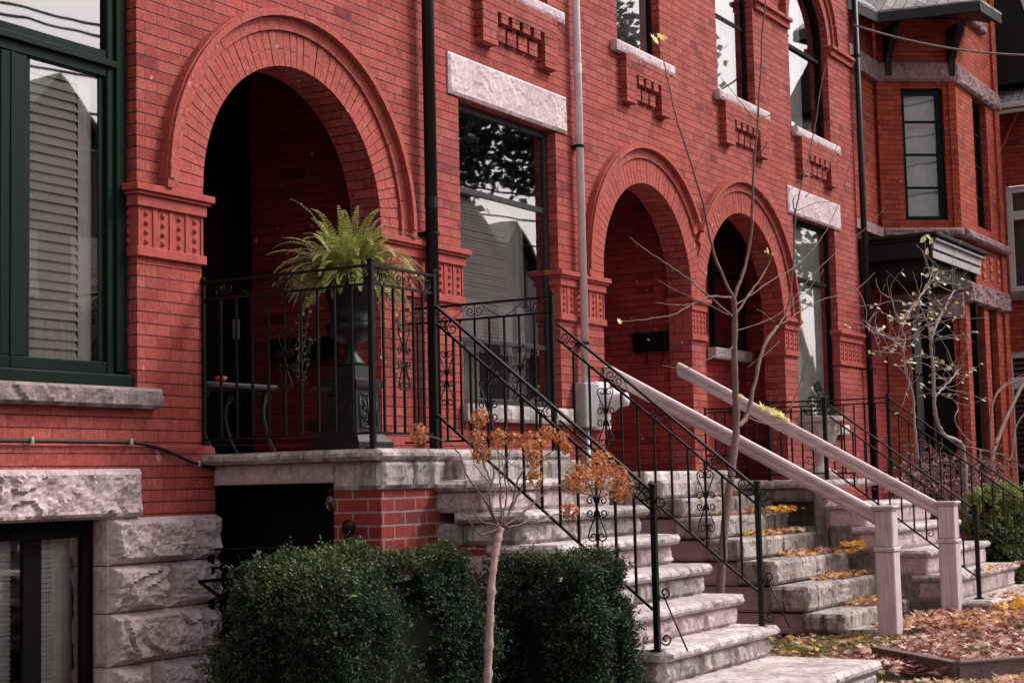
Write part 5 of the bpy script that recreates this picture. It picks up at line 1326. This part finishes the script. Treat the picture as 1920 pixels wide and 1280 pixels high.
# ------------------------------------------------------------------ ground
def sheet(name,x0,x1,y0,y1,z,mat,n=1):
    m=MB()
    for i in range(n):
        for j in range(n):
            xa,xb=x0+(x1-x0)*i/n,x0+(x1-x0)*(i+1)/n; ya,yb=y0+(y1-y0)*j/n,y0+(y1-y0)*(j+1)/n
            m.face([(xa,ya,z),(xb,ya,z),(xb,yb,z),(xa,yb,z)])
    return struct(m.build(name,M[mat]))
sheet('ground',-120,160,-120,120,GZ,'soil')
s=MB(); s.box(-40,70,-8.2,-5.6,GZ-.05,GZ+.012); struct(s.build('pavement',M['walk']))
s=MB(); s.box(-40,70,-17,-9.4,GZ-.14,GZ+.004); struct(s.build('road',M['asphalt']))
s=MB(); s.box(-40,70,-9.4,-9.25,GZ-.1,GZ+.02); struct(s.build('kerb',M['walk']))
# timber-edged bed
tb=thing('timber_edging',(10.5,-3.6,GZ),'old dark timber boards edging the leaf-filled bed in the right foreground','garden edging')
for (a,b) in(((10.82,-2.98),(10.10,-3.74)),((10.10,-3.74),(11.2,-4.55))):
    m=MB(); m.bar((a[0],a[1],-1.25),(b[0],b[1],-1.25),.05,.15); m.bar((a[0],a[1],-1.171),(b[0],b[1],-1.171),.075,.012); m.build('board',M['timber'],tb)
# leaves on the ground: uncountable
rnd=random.Random(3); m=MB()
def scatter(n,x0,x1,y0,y1,z,ok=None,r=(.03,.055),tl=None,spread=.03):
    k=0
    while k<n:
        x=rnd.uniform(x0,x1);y=rnd.uniform(y0,y1)
        if ok and not ok(x,y): continue
        k+=1; t=tl() if tl else rnd.random()
        maple(m,Vector((x,y,z+rnd.random()*spread)),Vector((rnd.uniform(-.6,.6),rnd.uniform(-.6,.6),1)),rnd.uniform(*r),t,rnd.random()*6.28)
random.seed(5)
inbed=lambda x,y: (x-10.10)*.76+(y+3.74)*.72>0.02 and (x-10.10)*.59+(y+3.74)*.81>.02
scatter(5200,10.1,15.5,-5.2,-2.85,-1.26,inbed,tl=lambda: rnd.choice([rnd.uniform(0,.4),rnd.uniform(.1,.45),rnd.uniform(.5,.8),rnd.uniform(.6,.8)]),spread=.06,r=(.035,.065))
scatter(900,12.8,14.25,-3.2,-2.3,-1.25,tl=lambda: rnd.choice([rnd.uniform(.45,.8),rnd.uniform(.8,1.0),rnd.uniform(.2,.5)]),spread=.07)
scatter(120,14.2,15.2,-3.1,-2.9,-1.22,tl=lambda: rnd.uniform(.85,1.0),spread=.08,r=(.05,.08))
scatter(900,9.7,12.9,-3.2,-1.5,-1.285,tl=lambda: rnd.choice([rnd.uniform(.2,.6),rnd.uniform(.5,.8),rnd.uniform(.8,.95)]),spread=.02)
scatter(520,9.7,10.9,-4.6,-3.1,-1.285,lambda x,y: not inbed(x,y),tl=lambda: rnd.choice([rnd.uniform(.3,.7),rnd.uniform(.5,.8),rnd.uniform(.8,.95)]),spread=.02)
c=struct(m.build('fallen_leaves_ground',M['fall'])); c['kind']='stuff'; c['label']='brown and orange fallen leaves covering the garden bed'; c['category']='leaves'; c.name='fallen_leaves'
m=MB()
for k,(z,y) in enumerate(steps2[1:]):
    y0=y; 
    scatter([80,170,280,320,330,380][k],13.05 if k<3 else 13.3,14.28,y0+.03,y0+.27,z+.004,lambda x,y_: rnd.random()<((x-12.9)/1.2)**1.5,tl=lambda: rnd.choice([rnd.uniform(.78,1),rnd.uniform(.4,.8),rnd.uniform(.1,.5)]),spread=.035,r=(.03,.055))
scatter(50,13.7,14.25,-1.22,-1.05,-.33,tl=lambda: rnd.uniform(.85,1),spread=.05,r=(.04,.06)); scatter(26,13.9,14.25,-1.8,-1.65,-.69,tl=lambda: rnd.uniform(.88,1),spread=.09,r=(.05,.08))
scatter(60,14.5,16.2,-2.75,-2.62,-.9,tl=lambda: rnd.uniform(.2,.95),spread=.03)
scatter(90,14.45,16.3,-3.0,-2.75,-1.115,tl=lambda: rnd.uniform(.2,1),spread=.03)
scatter(70,9.0,9.62,-3.3,-2.8,-1.085,tl=lambda: rnd.uniform(.3,1),spread=.015,r=(.02,.035)) if False else None
c=m.build('step_leaves',M['fall']); c['kind']='stuff'; c['label']='orange and yellow leaves lying on the streaked stone steps'; c['category']='leaves'
# grass
m=MB()
def tuft(x,y,z,n,h):
    for i in range(n):
        a=rnd.random()*6.28; p=Vector((x+rnd.gauss(0,.035),y+rnd.gauss(0,.035),z)); d=Vector((math.cos(a)*.5,math.sin(a)*.5,1)); hh=h*rnd.uniform(.5,1.2); s=Vector((-math.sin(a),math.cos(a),0))*.0035
        m.face([p-s,p+s,p+d.normalized()*hh+Vector((math.cos(a),math.sin(a),0))*hh*.2],tint=rnd.random())
for i in range(750):
    x=rnd.uniform(9.7,12.6);y=rnd.uniform(-3.25,-1.6)
    if noise.noise(Vector((x*2.2,y*2.2,0)))>-.12: tuft(x,y,GZ,26,.05)
for i in range(260):
    x=rnd.uniform(9.7,10.9);y=rnd.uniform(-4.6,-3.3)
    if not inbed(x,y) and noise.noise(Vector((x*2.2,y*2.2,4)))>-.1: tuft(x,y,GZ,26,.05)
for (x,y) in((12.2,-3.3),(11.2,-3.6),(13.0,-3.4)):
    for _ in range(7): tuft(x+rnd.uniform(-.08,.08),y+rnd.uniform(-.08,.08),-1.23,16,.06)
c=m.build('grass',M['grass']); c['kind']='stuff'; c['label']='thin green grass between the fallen leaves'; c['category']='grass'

# ------------------------------------------------------------------ the other side of the street (seen only mirrored in the panes)
def opposite(x,w,eave,ridge,yf,label,mat='siding'):
    o=thing('opposite_house',(x,yf,GZ),label,'house','houses across the street')
    m=MB(); m.prism([(x-w/2,yf,GZ),(x+w/2,yf,GZ),(x+w/2,yf,eave),(x,yf,ridge),(x-w/2,yf,eave)],(0,-9,0)); m.build('wall',M[mat],o)
    m=MB()
    for sx in(1,-1): m.prism([(x,yf+.3,ridge+.05),(x+sx*(w/2+.4),yf+.3,eave-.3),(x+sx*(w/2+.4),yf+.3,eave-.12),(x,yf+.3,ridge+.28)],(0,-9.4,0))
    m.build('roof',M['tarpaper'],o)
    for (dx,z) in((-w*.25,1.0),(w*.25,1.0),(-w*.2,4.2),(w*.2,4.2)):
        m=MB(); m.box(x+dx-.6,x+dx+.6,yf,yf+.03,z,z+1.7); m.build('window',M['whitep'],o)
    return o
YF=-21
lab='dark gabled house across the street, mirrored in the window panes'
for (x,w,e,r) in((14,6,5,8.4),(26.4,5.4,6.75,9.3),(34,7.0,4.2,7.4),(43.3,5.4,7.5,9.3),(47.0,2.0,7.5,8.5),(54.5,6.5,5,8.4),(63,6.5,5,8.6),(72,6.5,4.6,8.0)): opposite(x,w,e,r,YF,lab)
def big_tree(x,y,zc,rx,rz,n,label):
    o=thing('street_tree',(x,y,GZ),label,'tree','trees across the street')
    m=MB(); m.tube([(x,y,GZ),(x+.1,y,zc-rz*.5),(x-.1,y,zc+rz*.5)],[.35,.25,.06],8)
    for i in range(14):
        a=i*2.4; z=zc-rz*.7+i*.09*rz; m.tube([(x,y,z),(x+math.cos(a)*rx*.5,y+math.sin(a)*rx*.5,z+rz*.25),(x+math.cos(a)*rx*.9,y+math.sin(a)*rx*.9,z+rz*.5)],[.12,.07,.02],5)
    m.build('trunk',M['bark'],o)
    m=MB()
    for i in range(n):
        d=rv(); r=random.random()**.4; p=Vector((x+d.x*rx*r,y+d.y*rx*r,zc+d.z*rz*r))
        if noise.noise(p*.6)<-.12: continue
        for _ in range(3): leafquad(m,p+rv()*.2,rv(),rv(),.32,.22,random.random()*.7)
    m.build('crown',M['ever'],o)
tl='leafy tree across the street, mirrored in the window panes'
big_tree(44,-17.5,12.0,5.5,3.1,4200,tl); big_tree(58,-17.5,8,3.6,3.5,1500,tl); big_tree(36.5,-18,9.0,2.2,3.0,900,tl)
m=MB()
for (z,y) in((7.6,-15.8),(8.3,-15.8),(9.1,-15.6),(9.4,-15.9),(6.9,-16)):
    m.tube([(-20+i*8,y,z-.5*math.sin(i*1.57)**2) for i in range(15)],.03,5)
c=m.build('street_wires',M['wired'],None,origin=(20,-15.8,8)); tag(c,'black utility wires along the far side of the street, mirrored in the panes','wire')

# ------------------------------------------------------------------ light, sky, camera
w=bpy.data.worlds.new('World'); scene.world=w; w.use_nodes=True; nt=w.node_tree; bg=nt.nodes['Background']
sk=nt.nodes.new('ShaderNodeTexSky'); sk.sky_type='NISHITA'; sk.sun_disc=False; EL,AZ=math.radians(45),math.radians(133)
sk.sun_elevation=EL; sk.sun_rotation=AZ; sk.air_density=1.6; sk.dust_density=4.5; sk.ozone_density=1.0
hs=nt.nodes.new('ShaderNodeHueSaturation'); hs.inputs['Saturation'].default_value=.15; nt.links.new(sk.outputs[0],hs.inputs['Color'])
wm=nt.nodes.new('ShaderNodeMix'); wm.data_type='RGBA'; wm.blend_type='MULTIPLY'; wm.inputs[0].default_value=1; wm.inputs[7].default_value=(1.0,.955,.965,1); nt.links.new(hs.outputs[0],wm.inputs[6])
nt.links.new(wm.outputs[2],bg.inputs[0]); bg.inputs[1].default_value=.115
sun=bpy.data.lights.new('sun','SUN'); sun.energy=1.6; sun.angle=math.radians(18); sun.color=(1,.95,.91); so=bpy.data.objects.new('sun',sun); COL.objects.link(so)
sd=Vector((math.sin(AZ)*math.cos(EL),math.cos(AZ)*math.cos(EL),math.sin(EL)))   # towards the sun
so.rotation_euler=sd.to_track_quat('Z','Y').to_euler(); so.location=(5,-8,12)
cam=bpy.data.cameras.new('camera'); co=bpy.data.objects.new('camera',cam); COL.objects.link(co); scene.camera=co
cam.sensor_fit='HORIZONTAL'; cam.sensor_width=36; cam.lens=36*FPX/1920; cam.clip_start=.05; cam.clip_end=600
co.matrix_world=Matrix(((RR.x,UU.x,-_f.x,CAM.x),(RR.y,UU.y,-_f.y,CAM.y),(RR.z,UU.z,-_f.z,CAM.z),(0,0,0,1)))
scene.view_settings.view_transform='Standard'; scene.view_settings.look='None'; scene.view_settings.exposure=.72; scene.view_settings.gamma=1
scene.render.resolution_x=1024; scene.render.resolution_y=682
scene.cycles.max_bounces=8; scene.cycles.transparent_max_bounces=12
for ob in bpy.data.objects:
    if '_w' in ob: del ob['_w']
